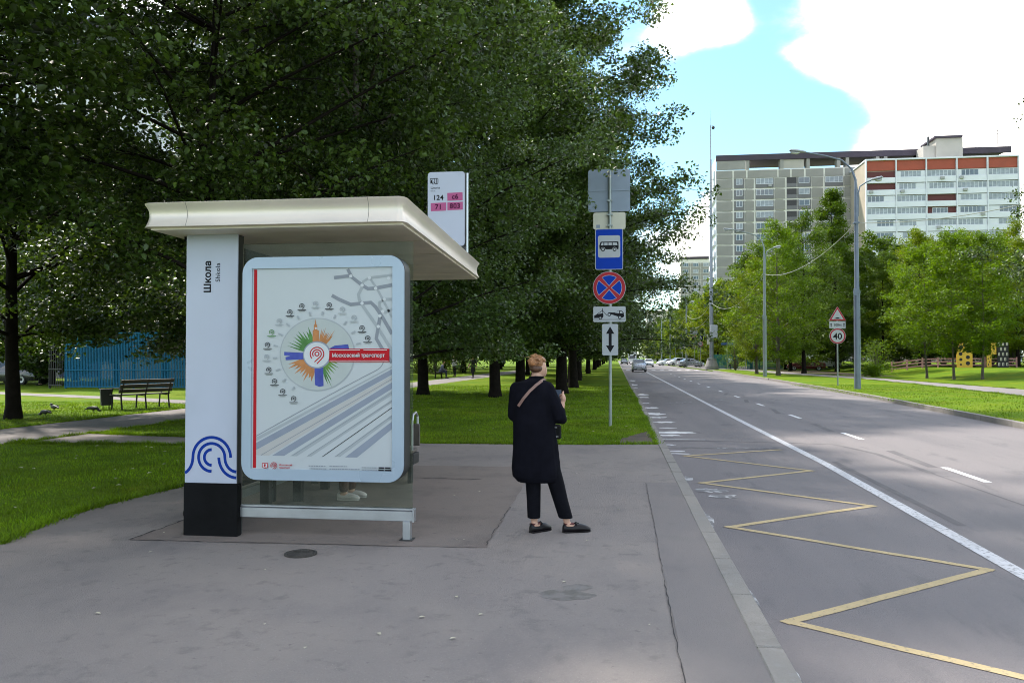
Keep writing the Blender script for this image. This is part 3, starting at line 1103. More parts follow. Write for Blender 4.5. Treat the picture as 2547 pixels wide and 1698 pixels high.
# glass end wall with its rail and foot
wp('glass_pane', MB().box((-3.445, 7.024, 0.285), (-1.822, 7.034, 2.70)), m_glass)
rl = wp('bottom_rail', MB().box((-3.445, 6.99, 0.178), (-1.815, 7.06, 0.27), .004), m_alu)
sp('glazing_bead', MB().box((-3.445, 7.0, 0.274), (-1.815, 7.05, 0.292), .002), m_alu, rl)
sp('rail_cap', MB().box((-1.8145, 6.985, 0.172), (-1.80, 7.065, 0.286), .002), m_alu, rl)
wp('leg', MB().box((-1.905, 6.99, 0.006), (-1.835, 7.06, 0.177), .004), m_alu)
wp('leg_foot', MB().box((-1.93, 6.97, 0.0085), (-1.81, 7.08, 0.018), .002), m_dgrey)
# back wall away from the road
for i in range(4):
    y = 7.4 + i * 1.29
    wp('post', MB().box((-3.93, y - .035, 0.006), (-3.86, y + .035, 2.66), .004), m_dgrey)
for i in range(3):
    y = 7.4 + i * 1.29
    wp('glass_pane', MB().box((-3.90, y + .05, 0.3), (-3.89, y + 1.24, 2.6)), m_glass)
    wp('bottom_rail', MB().box((-3.915, y + .0375, 0.18), (-3.875, y + 1.2525, 0.27), .003), m_alu)
# benches inside
bn = wp('bench', MB().box((-3.80, 7.55, 0.42), (-3.42, 10.0, 0.46), .008), m_wood)
sp('bench_rail', MB().box((-3.84, 7.55, 0.40), (-3.806, 10.0, 0.52), .004), m_dgrey, bn)
for y in (7.9, 8.75, 9.6):
    sp('bench_leg', MB().box((-3.66, y - .04, 0.01), (-3.56, y + .04, 0.4195), .004), m_dgrey, bn)
b2 = wp('end_bench', MB().box((-3.8, 10.06, 0.40), (-2.63, 10.40, 0.44), .008), m_wood)
sp('bench_back', MB().box((-3.8, 10.42, 0.47), (-2.61, 10.46, 0.76), .006), m_wood, b2)
sp('bench_support', MB().box((-2.70, 10.15, 0.01), (-2.645, 10.23, 0.399), .004), m_dgrey, b2)
sp('bench_box', MB().box((-2.66, 10.08, 0.26), (-2.60, 10.36, 0.398), .004), m_dgrey, b2)
sp('armrest', MB().tube([(-2.64, 10.15, .44), (-2.64, 10.15, .82), (-2.64, 10.2, .9), (-2.64, 10.34, .92), (-2.64, 10.44, .86), (-2.64, 10.445, .5)], .016, 8), m_alu, b2)
wp('post', MB().box((-3.93, 11.3, 0.006), (-3.86, 11.37, 2.784), .004), m_dgrey)

# ---- poster box
AX0, AX1, AZ0, AZ1 = -3.35, -1.85, 0.55, 2.55
ad = wp('poster_box', MB().prism(rrect(AX0 - .004, AZ0 - .004, AX1 + .004, AZ1 + .004, .15, 8), 6.842, 7.02, 'y'), m_dgrey, smooth=35)
outer, inner = rrect(AX0, AZ0, AX1, AZ1, .145, 8), None
ix0, ix1, iz0, iz1 = -3.262, -1.955, 0.648, 2.448
# frame as ring between rounded outline and rectangular opening
fr = MB()
n = len(outer)
inn = []
cxm, czm = (ix0 + ix1) / 2, (iz0 + iz1) / 2
for (x, z) in outer:
    inn.append((min(max(x, ix0), ix1), min(max(z, iz0), iz1)))
for yy in (6.818, 6.8405):
    fr.v += [(x, yy, z) for x, z in outer] + [(x, yy, z) for x, z in inn]
for i in range(n):
    j = (i + 1) % n
    fr.f += [(i, j, n + j, n + i), (2 * n + i, 3 * n + i, 3 * n + j, 2 * n + j), (i, 2 * n + i, 2 * n + j, j), (n + i, n + j, 3 * n + j, 3 * n + i)]
sp('poster_frame', fr, m_frame, ad)
YB = 6.836
sp('poster', MB().flat([(ix0, iz0), (ix1, iz0), (ix1, iz1), (ix0, iz1)], YB), m_poster, ad)
SXP, SZP = 1.50 / 1048, 2.0 / 1502


def q(x, y):
    return (AX0 + (x - 15) * SXP, AZ1 - (y - 8) * SZP)


LAY = [0]


def ink(name, mat, polys=(), strokes=(), part=ad, stuff=False):
    LAY[0] += 1
    m = MB()
    yy = YB - LAY[0] * 0.0004
    for p in polys:
        m.flat([q(*a) for a in p], yy)
    for p, w in strokes:
        m.stroke([q(*a) for a in p], w * SXP, yy)
    o = sp(name, m, mat, part)
    if stuff or len(polys) + len(strokes) > 1:
        o['kind'] = 'stuff'   # print too small to pick apart
    return o


def clip_band(x0a, x0b, xr, yra, yrb, yb=1348, xl=108):
    """diagonal band rising to the right edge, cut by the left edge or the bottom line"""
    return [(x0a, yb), (x0b, yb), (xr, yrb), (xr, yra)]


ink('poster_edge', m_red, [[(86, 90), (107, 90), (107, 1432), (86, 1432)]])
ink('poster_stripe', m_grey2, [[(108, 1225), (108, 1250), (985, 752), (985, 742)], [(330, 1348), (375, 1348), (985, 935), (985, 905)], [(620, 1348), (655, 1348), (985, 1090), (985, 1065)],
                               [(440, 1348), (470, 1348), (985, 985), (985, 965)]])
ink('poster_stripe', m_salmon, [[(108, 1345), (190, 1348), (985, 840), (985, 806), (108, 1312)]])
ink('poster_stripe', m_grey1, [[(108, 1262), (108, 1310), (985, 800), (985, 762)], [(212, 1347), (292, 1347), (985, 893), (985, 850)], [(688, 1350), (765, 1350), (985, 1160), (985, 1110)]])
ink('poster_line', m_grey3, (), [(bez((108, 1216), (500, 985), (700, 870), (860, 785)) + bez((860, 785), (910, 760), (930, 740), (932, 700))[1:], 5), ([(140, 1345), (985, 828)], 4), ([(345, 1345), (985, 918)], 3), ([(445, 1345), (985, 972)], 3),
                                 ([(622, 1348), (985, 1072)], 3)])
ink('poster_line', m_ink, (), [([(542, 1348), (985, 1018)], 4)])
# pale metro map
ink('metro_map', m_grey2, (), [([(795, 215), (770, 265), (775, 300), (800, 345), (890, 480), (985, 640), (985, 700)], 20), ([(840, 155), (800, 180), (790, 215)], 16), ([(840, 155), (985, 140)], 16), ([(985, 300), (935, 300), (905, 320), (905, 350), (930, 385)], 18),
                               ([(840, 155), (890, 230), (985, 420)], 14), ([(935, 390), (985, 365)], 16)])
ink('metro_map', m_grey3, (), [([(612, 152), (715, 140), (795, 205), (830, 228), (880, 225), (985, 205)], 22), ([(598, 270), (640, 295), (720, 332), (795, 325), (850, 320), (880, 350), (925, 420), (985, 530)], 22), ([(700, 95), (712, 120), (725, 145)], 20),
                               ([(910, 410), (898, 480), (885, 560), (930, 640), (985, 720)], 22)])
ink('metro_stop', m_whitep, [parc(x, y, 11, 0, 360, 12)[:-1] for x, y in ((720, 142), (793, 205), (793, 325), (880, 226), (908, 410), (898, 480), (840, 155), (935, 300), (962, 160), (925, 380))])
# wheel of icons
ink('poster_disc', m_grey2, [parc(505, 665, 245, 0, 360, 48)[:-1]])
ink('poster_disc', m_disc, [parc(505, 665, 238, 0, 360, 48)[:-1]])
rs = random.Random(12)


def splat(a0, a1, r0, r1, n=9):
    out = [(505 + r0 * math.cos(R(a0)), 668 - r0 * math.sin(R(a0)))]
    for i in range(n * 2 + 1):
        a = lerp(a0, a1, i / (n * 2))
        rr = r1 * (rs.uniform(.82, 1.05) if i % 2 else rs.uniform(.55, .78))
        out.append((505 + rr * math.cos(R(a)), 668 - rr * math.sin(R(a))))
    out.append((505 + r0 * math.cos(R(a1)), 668 - r0 * math.sin(R(a1))))
    out.append((505, 668))
    return out


ink('colour_splash', m_greenp, [splat(104, 166, 70, 205), splat(288, 300, 70, 240, 3)])
ink('colour_splash', m_orange, [splat(50, 82, 70, 195), splat(195, 262, 70, 200)])
ink('colour_splash', m_lgreen, [splat(300, 348, 70, 175, 6)])
ink('colour_splash', m_bluep, [[(430, 655), (290, 648), (290, 672), (330, 676), (298, 684), (300, 704), (430, 698)], [(488, 740), (492, 870), (520, 882), (548, 876), (545, 740)], [(560, 640), (620, 606), (705, 598), (712, 628), (600, 655)]])
ink('tower_drawing', m_orange, [[(476, 600), (476, 505), (484, 500), (484, 470), (489, 462), (494, 428), (499, 462), (505, 470), (505, 500), (516, 505), (518, 600)]])
ink('tower_clock', m_whitep, [parc(496, 490, 7, 0, 360, 12)[:-1]])
ink('emblem_shadow', m_grey1, [parc(505, 668, 92, 0, 360, 40)[:-1]])
ink('emblem_disc', m_whitep, [parc(503, 668, 83, 0, 360, 40)[:-1]])
ink('banner', m_red, [[(586, 628), (970, 628), (970, 716), (582, 716)]])
ink('banner_line', m_whitep, [[(586, 634), (783, 634), (783, 638), (586, 638)], [(805, 634), (955, 634), (955, 638), (805, 638)], [(586, 706), (965, 706), (965, 709), (586, 709)]])


def ring9(cx, cy, k):
    return [(parc(cx, cy, 13 * k, 0, 360, 20), 7 * k), (parc(cx, cy, 28 * k, 215, -40, 26) + [(cx - 16 * k, cy + 54 * k)], 7 * k), (parc(cx, cy, 44 * k, 222, -45, 30) + [(cx + 0 * k, cy + 66 * k)], 7 * k)]


ink('transport_emblem', m_red, (), ring9(505, 662, 1.0))
LAY[0] += 1
x, z = q(602, 683)
text('banner_text', 'Московский транспорт', .046, m_whitep, ad, x, YB - .012, z, 0, .0009, sx=.93)
icons = [(405, 340, 1), (495, 325, 0), (583, 335, 1), (668, 365, 0), (743, 420, 0), (795, 490, 1), (832, 558, 1), (327, 380, 1), (257, 440, 0), (207, 515, 2), (180, 600, 1), (175, 682, 0), (190, 768, 1), (228, 846, 1), (282, 914, 1), (354, 962, 1)]
for x, y, k in icons:
    LAY[0] -= 1
    ink('route_icon', (m_grey2, m_ink, m_greenp)[k], (), [(parc(x, y, 15, 230, -40, 16) + [(x + 1, y + 20)], 4), (parc(x, y, 5, 0, 360, 8), 4), ([(x - 28, y + 26), (x + 28, y + 26)], 4), ([(x - 20, y + 34), (x + 20, y + 34)], 2.5)])
LAY[0] += 1
ink('tick_mark', m_grey2, (), [([(505 + 262 * math.cos(R(a)), 665 - 262 * math.sin(R(a))), (505 + 290 * math.cos(R(a)), 665 - 290 * math.sin(R(a)))], 10) for a in range(15, 250, 17)])
# foot of the poster
ink('coat_of_arms', m_red, [[(150, 1396), (188, 1396), (188, 1426), (169, 1434), (150, 1426)]])
ink('coat_of_arms', m_whitep, [[(154, 1400), (184, 1400), (184, 1424), (169, 1430), (154, 1424)]])
ink('coat_of_arms', m_red, [[(162, 1404), (172, 1402), (176, 1410), (170, 1414), (177, 1426), (168, 1420), (160, 1427), (163, 1414)]])
ink('transport_emblem', m_red, (), ring9(227, 1412, .46))
for s_, x_, y_, mt, sz in (('Московский', 262, 1412, m_red, .021), ('транспорт', 262, 1430, m_red, .021)):
    a, b = q(x_, y_)
    text('footer_text', s_, sz, mt, ad, a, YB - .0165, b, 0, .0004)
fs_ = []
for (xa, xb, y_) in ((455, 565, 1410), (590, 705, 1410), (462, 575, 1428), (590, 785, 1428), (797, 895, 1415), (797, 895, 1430)):
    xx = xa
    while xx < xb:
        w_ = rs.uniform(5, 16)
        fs_.append(([(xx, y_), (min(xx + w_, xb), y_)], 5.5))
        xx += w_ + 3
ink('footer_print', m_grey3, (), fs_)
ink('footer_print', m_ink, (), [([(905, 1415), (940, 1415)], 9), ([(945, 1415), (980, 1415)], 9), ([(902, 1430), (938, 1430)], 9), ([(944, 1430), (984, 1430)], 9)])

# ---- route flag on the canopy
fl = wp('route_flag', MB().prism(rrect(-2.632, 3.205, -2.095, 4.265, .045, 6), 10.985, 11.035, 'y'), m_dgrey, smooth=35)
sp('flag_face', MB().prism(rrect(-2.636, 3.212, -2.105, 4.262, .045, 6), 10.975, 10.984, 'y'), m_shell, fl)
sp('flag_post', MB().tube([(-2.075, 11.0, 3.02), (-2.075, 11.0, 4.24)], .018, 10), m_alu, fl)
sp('flag_clamp', MB().box((-2.2, 10.99, 3.15), (-2.075, 11.03, 3.204), .003), m_dgrey, fl)
YF = 10.9725


def qf(x, y):
    return (-2.632 + (x - 85) * .00189, 4.262 - (y - 97) * .00184)


def fink(name, mat, polys=(), strokes=(), yy=YF):
    m = MB()
    for p in polys:
        m.flat([qf(*a) for a in p], yy)
    for p, w in strokes:
        m.stroke([qf(*a) for a in p], w * .00187, yy)
    o = sp(name, m, mat, fl)
    if len(strokes) > 1:
        o['kind'] = 'stuff'
    return o


for bx_ in ([(232, 260), (348, 258), (349, 320), (233, 321)], [(106, 335), (224, 333), (224, 396), (107, 398)], [(233, 333), (350, 330), (350, 391), (233, 394)]):
    fink('route_box', m_pink, [bx_])
for s_, xc, yb in (('124', 163, 312), ('c6', 291, 307), ('71', 165, 384), ('803', 291, 379)):
    a, b = qf(xc, yb)
    text('route_number', s_, .098, m_ink if s_ == '124' else pm('plum_print', (0.06, 0.005, 0.035), .6, spec=.1), fl, a, YF - .002, b, 0, .0022, 'CENTER', spacing=1.06)
a, b = qf(105, 226)
text('stop_name', 'Школа', .042, m_ink, fl, a, YF, b, 0, .0006)
a, b = qf(105, 247)
text('stop_name', 'Shkola', .026, m_ink, fl, a, YF, b)
fink('bus_symbol', m_ink, [[(103, 165), (118, 158), (118, 180), (103, 186)]], [([(103, 146), (158, 146), (161, 152), (161, 180), (156, 187), (138, 187)], 5), ([(103, 160), (122, 158)], 4), ([(103, 146), (108, 160)], 4), ([(136, 148), (136, 184)], 4), ([(149, 148), (149, 184)], 4),
                                                                                    (parc(125, 182, 8, 0, 360, 14), 4)])
# plaque fixed inside the glass near the road side
# ------------------------------------------------------------------ traffic sign posts
m_galv = pm('galvanised_pole', (0.30, 0.33, 0.33), 0.45, 0.7, 0.15, 4)
m_galvb = pm('sign_back_grey', (0.26, 0.31, 0.40), 0.6, 0.2, 0.08, 3)
m_cream = pm('sign_back_cream', (0.62, 0.60, 0.52), 0.6, spec=0.15, var=0.08, scale=3)
m_sblue = pm('sign_blue', (0.004, 0.045, 0.42), 0.6, spec=0.15, var=0.04)
m_swhite = pm('sign_white', (0.46, 0.48, 0.53), 0.6, spec=0.15, var=0.04)
m_sred = pm('sign_red', (0.42, 0.035, 0.05), 0.6, spec=0.15, var=0.08)
m_syel = pm('sign_yellow_green', (0.55, 0.75, 0.10), 0.6, spec=0.15, var=0.04)


class Sign:
    """plate + layered flat prints on a post; local coordinates of the post"""

    def __init__(s, root, name, outline, y=0.0, rim=m_swhite, th=.012):
        s.root, s.k, s.y = root, 0, y - .045
        s.p = ob(name, MB().prism(outline, y - .045, y - .045 + th, 'y'), rim, root)

    def ink(s, name, mat, polys=(), strokes=()):
        s.k += 1
        m = MB()
        for p in polys:
            m.flat(p, s.y - s.k * .0015)
        for p, w in strokes:
            m.stroke(p, w, s.y - s.k * .0015)
        o = ob(name, m, mat, s.p)
        if len(polys) + len(strokes) > 1:
            o['kind'] = 'stuff'   # printed strokes too small to pick apart
        return s

    def text(s, body, size, mat, x, z, bold=.002, sx=1.0):
        s.k += 1
        text('lettering', body, size, mat, s.p, x, s.y - s.k * .0015, z, 0, bold, 'CENTER', sx=sx)
        return s


def disc(cx, cz, r, n=36):
    return arc(cx, cz, r, 0, 360, n)[:-1]


def sector(cx, cz, r, a0, a1, inset=0.0):
    am = R((a0 + a1) / 2)
    ap = (cx + inset * math.cos(am), cz + inset * math.sin(am))
    return [ap] + arc(cx, cz, r, a0, a1, 14)


sg = thing('traffic_sign_post', 'grey post carrying bus stop, no stopping, tow-away and arrow signs', 'sign post', (-0.14, 19.29, 0))
ob('pole', MB().tube([(0, 0, -.1), (0, 0, 6.15)], .038, 12), m_galv, sg)
X = -0.02
# two plates turned away: seen from the back
bk = ob('sign_back', MB().prism(rrect(-.52, 5.165, .485, 6.19, .05, 4), .045, .057, 'y'), m_galvb, sg)
ob('stiffener', MB().box((-.51, .034, 5.66), (.475, .0445, 5.69), .003), m_galvb, bk)
ob('clamp', MB().box((-.06, -.045, 5.40), (.06, .034, 5.44), .004), m_galv, bk)
bk = ob('sign_back', MB().prism(rrect(-.40, 4.735, .375, 5.145, .05, 4), .045, .057, 'y'), m_cream, sg)
for z in (4.80, 5.06):
    ob('clamp', MB().box((-.07, -.045, z), (.07, .044, z + .035), .004), m_galv, bk)
ob('sticker', MB().box((-.33, .0425, 4.77), (-.24, .0445, 4.85)), m_galvb, bk)
s = Sign(sg, 'bus_stop_sign', rrect(-.352, 3.75, .312, 4.735, .04, 4))
s.ink('blue_field', m_sblue, [rrect(-.337, 3.765, .297, 4.72, .03, 4)]).ink('white_panel', m_swhite, [rrect(-.285, 4.04, .245, 4.575, .05, 4)])
bx = lambda x, z: (-.02 + x, 4.30 + z)
s.ink('bus_body', m_ink, [[bx(*p) for p in ((-.225, -.06), (-.235, .03), (-.205, .115), (-.19, .125), (.2, .125), (.222, .115), (.228, .0), (.222, -.06))]])
s.ink('bus_window', m_swhite, [[bx(*p) for p in w] for w in (((-.2, .035), (-.175, .1), (-.135, .1), (-.135, .035)), ((-.115, .035), (-.115, .1), (-.035, .1), (-.035, .035)), ((-.015, .035), (-.015, .1), (.065, .1), (.065, .035)), ((.085, .035), (.085, .1), (.185, .1), (.2, .035)))])
s.ink('bus_wheel', m_swhite, [disc(*bx(-.145, -.065), .056), disc(*bx(.13, -.065), .056)]).ink('bus_wheel', m_ink, [disc(*bx(-.145, -.065), .046), disc(*bx(.13, -.065), .046)]).ink('bus_wheel', m_swhite, [disc(*bx(-.145, -.065), .026), disc(*bx(.13, -.065), .026)])
s = Sign(sg, 'no_stopping_sign', disc(X, 3.315, .392))
s.ink('red_field', m_sred, [disc(X, 3.315, .382)])
s.ink('white_edge', m_swhite, [sector(X, 3.315, .305, a + 9, a + 81, .038) for a in (-45, 45, 135, 225)])
s.ink('blue_quarter', m_sblue, [sector(X, 3.315, .295, a + 11, a + 79, .055) for a in (-45, 45, 135, 225)])
s = Sign(sg, 'tow_away_sign', rrect(-.402, 2.495, .37, 2.865, .03, 4))
tx = lambda x, z: (-.38 + x * .74 / 240.0, 2.53 + z * .30 / 105.0)
s.ink('tow_truck', m_ink, [[tx(*p) for p in ((0, 20), (0, 42), (20, 52), (60, 60), (70, 60), (72, 38), (66, 22))], [tx(*p) for p in ((104, 58), (112, 68), (165, 66), (185, 85), (215, 80), (228, 62), (232, 35), (222, 24), (196, 28), (130, 52))]],
      [([tx(20, 52), tx(62, 82)], .012), ([tx(62, 60), tx(64, 102)], .016), ([tx(66, 82), tx(100, 42), tx(125, 42)], .012), ([tx(0, 8), tx(238, 8)], .012)])
s.ink('car_window', m_swhite, [[tx(*p) for p in ((160, 64), (186, 82), (194, 78), (192, 60))], [tx(*p) for p in ((198, 60), (199, 77), (213, 75), (222, 60))]])
s.ink('wheel', m_ink, [disc(*tx(48, 22), .04), disc(*tx(117, 50), .042), disc(*tx(198, 26), .042)]).ink('wheel', m_swhite, [disc(*tx(48, 22), .022), disc(*tx(117, 50), .024), disc(*tx(198, 26), .024)])
s = Sign(sg, 'arrow_plate', rrect(-.19, 1.695, .19, 2.445, .03, 4))
s.ink('double_arrow', m_ink, [[(0, 1.76), (.10, 1.93), (.036, 1.93), (.036, 2.21), (.10, 2.21), (0, 2.385), (-.10, 2.21), (-.036, 2.21), (-.036, 1.93), (-.10, 1.93)]])

# speed hump and 40 post on the far verge
s40 = thing('speed_sign_post', 'thin post with hump triangle, 100 m plate and round 40 limit', 'sign post', (12.80, 48.5, 0))
ob('pole', MB().tube([(0, 0, -.1), (0, 0, 4.3)], .042, 10), m_galv, s40)
tri = lambda r, cz: [(r * math.cos(R(a)), cz + r * math.sin(R(a))) for a in (90, 210, 330)]
s = Sign(s40, 'hump_sign', tri(.56, 4.05), rim=m_swhite)
s.ink('red_border', m_sred, [tri(.545, 4.05)]).ink('white_field', m_swhite, [tri(.39, 4.05)])
s.ink('hump', m_ink, [[(-.22, 3.885), (.22, 3.885), (.12, 3.925), (.05, 3.965), (-.05, 3.965), (-.12, 3.925)]])
s = Sign(s40, 'distance_plate', rrect(-.45, 3.33, .45, 3.73, .03, 3))
s.text('100м', .20, m_ink, 0, 3.46, .004)
s.ink('arrow', m_ink, [[(x - .025, 3.41), (x + .025, 3.41), (x + .025, 3.55), (x + .055, 3.55), (x, 3.65), (x - .055, 3.55), (x - .025, 3.55)] for x in (-.36, .36)])
s = Sign(s40, 'speed_limit_sign', disc(0, 2.88, .455))
s.ink('red_ring', m_sred, [disc(0, 2.88, .44)]).ink('white_field', m_swhite, [disc(0, 2.88, .365)]).text('40', .50, m_ink, 0, 2.70, .012)
# ------------------------------------------------------------------ trees
m_bark = pm('dark_bark', (0.015, 0.012, 0.0105), 0.95, var=0.4, scale=5, bump=0.9, bscale=14, spec=0.05)
m_bark2 = pm('grey_bark', (0.11, 0.095, 0.08), 0.9, var=0.35, scale=5, bump=0.8, bscale=14, spec=0.05)
m_birch = pm('birch_bark', (0.42, 0.40, 0.37), 0.8, var=0.5, scale=9, bump=0.4, bscale=14, spec=0.2)
m_leaf_d = pm('leaf_dark_green', (0.042, 0.074, 0.012), 0.38, var=0.25, scale=0.35, island=0.75, spec=0.55, trans=0.28)
m_leaf_p = pm('leaf_sky_sheen_green', (0.058, 0.098, 0.030), 0.36, var=0.25, scale=0.35, island=0.6, spec=0.6, trans=0.3)  # lighter green, the bluish sky sheen on the leaves put into the colour
m_leaf_m = pm('leaf_mid_green', (0.056, 0.100, 0.004), 0.5, var=0.25, scale=0.35, island=0.4, spec=0.28, trans=0.35)
m_leaf_y = pm('leaf_yellow_green', (0.115, 0.160, 0.003), 0.5, var=0.25, scale=0.35, island=0.4, spec=0.25, trans=0.38)
m_leaf_g = pm('leaf_fresh_green', (0.085, 0.148, 0.003), 0.5, var=0.25, scale=0.5, island=0.4, spec=0.28, trans=0.38)


def np_mesh(name, V, F, mat, smooth=False):
    me = bpy.data.meshes.new(name)
    V = np.asarray(V, np.float32)
    F = np.asarray(F, np.int32)
    k = F.shape[1]
    me.vertices.add(len(V))
    me.vertices.foreach_set('co', V.ravel())
    me.loops.add(F.size)
    me.loops.foreach_set('vertex_index', F.ravel())
    me.polygons.add(len(F))
    me.polygons.foreach_set('loop_start', np.arange(len(F)) * k)
    me.update()
    if mat:
        me.materials.append(mat)
    return me


def leaf_cards(C, L, rg, up=0.55, wid=0.68, fine=False):
    """kite-shaped leaves at points C, folded along the midrib; normals lean upward"""
    n = len(C)
    nn = rg.normal(size=(n, 3))
    nn[:, 2] = np.abs(nn[:, 2]) + up
    nn /= np.linalg.norm(nn, axis=1)[:, None]
    d = rg.normal(size=(n, 3))
    d[:, 2] -= 0.5
    d -= nn * (d * nn).sum(1)[:, None]
    d /= np.linalg.norm(d, axis=1)[:, None]
    s = np.cross(nn, d)
    l = (L * rg.uniform(.65, 1.3, n))[:, None]
    w = l * wid * .5
    b = C - d * l * .5
    t = C + d * l * .5 - nn * l * .08
    m1 = C + s * w + nn * w * .25 - d * l * .08
    m2 = C - s * w + nn * w * .25 - d * l * .08
    if fine:   # pointed oval leaf of two halves folded along the midrib
        r1 = C - d * l * .26 + s * w * .92 + nn * w * .22
        r2 = C + d * l * .14 + s * w * .78 + nn * w * .2
        l1 = C - d * l * .26 - s * w * .92 + nn * w * .22
        l2 = C + d * l * .14 - s * w * .78 + nn * w * .2
        V = np.stack([b, r1, r2, t, l2, l1], 1).reshape(-1, 3)
        o = np.arange(n)[:, None] * 6
        F = np.concatenate([o + np.array([[0, 1, 2, 3]]), o + np.array([[0, 3, 4, 5]])], 1).reshape(-1, 4)
        return V, F
    V = np.stack([b, m1, t, m2], 1).reshape(-1, 3)
    F = np.arange(n * 4).reshape(-1, 4)
    return V, F


def make_tree_meshes(seed, H, Rr, z0, bole, boughs, per, leaves, L, shape='round', fine=False, limb=0.05):
    """-> trunk mesh (bole, limbs, branches) and crown mesh (leaf clumps held on the branch ends)"""
    rg = np.random.default_rng(seed)
    rd = random.Random(seed)
    tm = MB()
    lean = Vector((rd.uniform(-.03, .03), rd.uniform(-.03, .03), 0)) * H
    nseg = 9
    axis = []
    wob = [rd.uniform(-1, 1) for _ in range(8)]
    for i in range(nseg + 1):
        t = i / nseg
        axis.append(Vector((lean.x * t + .012 * H * math.sin(t * 5 + wob[0] * 3) * t, lean.y * t + .012 * H * math.sin(t * 4 + wob[1] * 3) * t, H * .93 * t)))

    def ax(z):
        t = min(max(z / (H * .93), 0), 1) * nseg
        i = min(int(t), nseg - 1)
        return axis[i].lerp(axis[i + 1], t - i)
    rad = [bole * (1.0 - .93 * (i / nseg) ** .85) for i in range(nseg + 1)]
    pts = [Vector((0, 0, -.15)), Vector((0, 0, .05)), Vector((0, 0, .35))] + axis[1:]
    tm.tube(pts, [bole * 1.45, bole * 1.3, bole * 1.04] + rad[1:], 10)
    pr = {'round': lambda t: (math.sin(PI * (.10 + .88 * t))) ** .55, 'cone': lambda t: (1 - t) ** .75 * min(1, .55 + 4 * t) + .05, 'oval': lambda t: (math.sin(PI * (.06 + .92 * t))) ** .8,
          'full': lambda t: (1 - .55 * max(0, t - .55) / .45) * min(1, .72 + 1.6 * t)}[shape]
    C = []
    for k in range(boughs):
        t = ((k + rd.random()) / boughs) ** .95
        z = lerp(z0, H * .97, t)
        a = k * 2.39996 + rd.uniform(-.45, .45)
        lump = 1 + .20 * math.sin(2 * a + wob[2] * 3 + 5 * t) + .12 * math.sin(5 * a + wob[3] * 3 - 7 * t) + rd.uniform(-.18, .14)
        env = Rr * pr(t) * lump
        dirv = Vector((math.cos(a), math.sin(a), 0))
        latv = Vector((-math.sin(a), math.cos(a), 0))
        za = max(z0 * .6, z - env * rd.uniform(.25, .65) - .2)
        p0 = ax(za)
        end = ax(z) + dirv * env
        end.z = max(.55 * z0 + .65, z - env * (rd.uniform(.0, .16) + .42 * max(0, 1 - t / .16) * rd.random()))
        mid = p0.lerp(end, .5) + Vector((0, 0, rd.uniform(.25, .8) * (env / Rr)))
        lr = limb * (.45 + .65 * env / Rr) * (1.15 - .65 * t)

        def lp(s_):
            return p0 * (1 - s_) ** 2 + mid * 2 * s_ * (1 - s_) + end * s_ ** 2 if s_ <= 1 else end
        tm.tube([lp(i / 5) for i in range(6)], [lr, lr * .82, lr * .66, lr * .5, lr * .32, lr * .1], 5, cap=False)
        for j in range(per):
            s_ = rd.uniform(.28, 1.0) if j else 1.0
            c = lp(s_)
            side = (1 if j % 2 else -1) * rd.uniform(.08, 1.0) * env * .36 * (1.25 - s_ * .75)
            e = c + latv * side + dirv * rd.uniform(0, .25) * env * .5 + Vector((0, 0, rd.gauss(.05, .28)))
            if j % 2:
                tm.tube([c, c.lerp(e, .5) + Vector((0, 0, .1)), e], [lr * .3, lr * .18, lr * .05], 3, cap=False)
            rc = rd.uniform(.42, .85) * (Rr / 5.0) ** .6
            m = max(4, int(leaves * (rc / .62) ** 2 * rd.uniform(.8, 1.2)))
            q_ = rg.normal(size=(m, 3))
            q_ *= (rg.uniform(0, 1, m) ** .45 / np.linalg.norm(q_, axis=1))[:, None]
            q_ *= np.array([rc * 1.1, rc * 1.1, rc * .62])
            q_[:, 2] -= .30 * (q_[:, 0] ** 2 + q_[:, 1] ** 2)
            C.append(q_ + np.array(e[:]))
    C = np.concatenate(C)
    V, F = leaf_cards(C, L, rg, fine=fine)
    crown = np_mesh('crown', V, F, None)
    trunk = tm.mesh('trunk', smooth=True, fix=False)
    return trunk, crown


TREES = {
    'a': make_tree_meshes(1, 20.5, 5.8, 3.0, .26, 50, 13, 95, .150, 'full'),
    'b': make_tree_meshes(2, 19.0, 5.6, 2.7, .23, 48, 13, 95, .150, 'round'),
    'c': make_tree_meshes(3, 21.5, 5.4, 3.3, .30, 50, 13, 95, .150, 'full'),
    'n': make_tree_meshes(4, 16.5, 5.6, 2.7, .17, 42, 13, 105, .125, 'round', True),
    'p': make_tree_meshes(5, 12.5, 3.5, 1.9, .17, 42, 11, 75, .145, 'oval', limb=.035),
    'k': make_tree_meshes(6, 20.0, 4.8, 1.8, .24, 52, 11, 62, .19, 'cone', limb=.04),
    'f': make_tree_meshes(7, 14.0, 4.8, 1.6, .2, 40, 10, 46, .28, 'round', limb=.04),
    'h': make_tree_meshes(9, 17.5, 5.2, 5.0, .15, 40, 12, 100, .125, 'round', True),
    'y': make_tree_meshes(8, 10.5, 3.2, 2.7, .09, 38, 11, 70, .145, 'oval', limb=.025),
}


def tree(x, y, kind, leaf, label, group=None, s=1.0, rz=0.0, bark=None, name='tree', sz=None):
    tr, cr = TREES[kind]
    t = thing(name, label, 'tree', (x, y, gh(x)), rz, group, (s, s, sz or s))
    o = ob('trunk', tr, None, t)
    c = ob('crown', cr, None, t)
    for q_, mt in ((o, bark or m_bark), (c, leaf)):
        if len(q_.data.materials) == 0:
            q_.data.materials.append(mt)
        q_.material_slots[0].link = 'OBJECT'
        q_.material_slots[0].material = mt
    return t


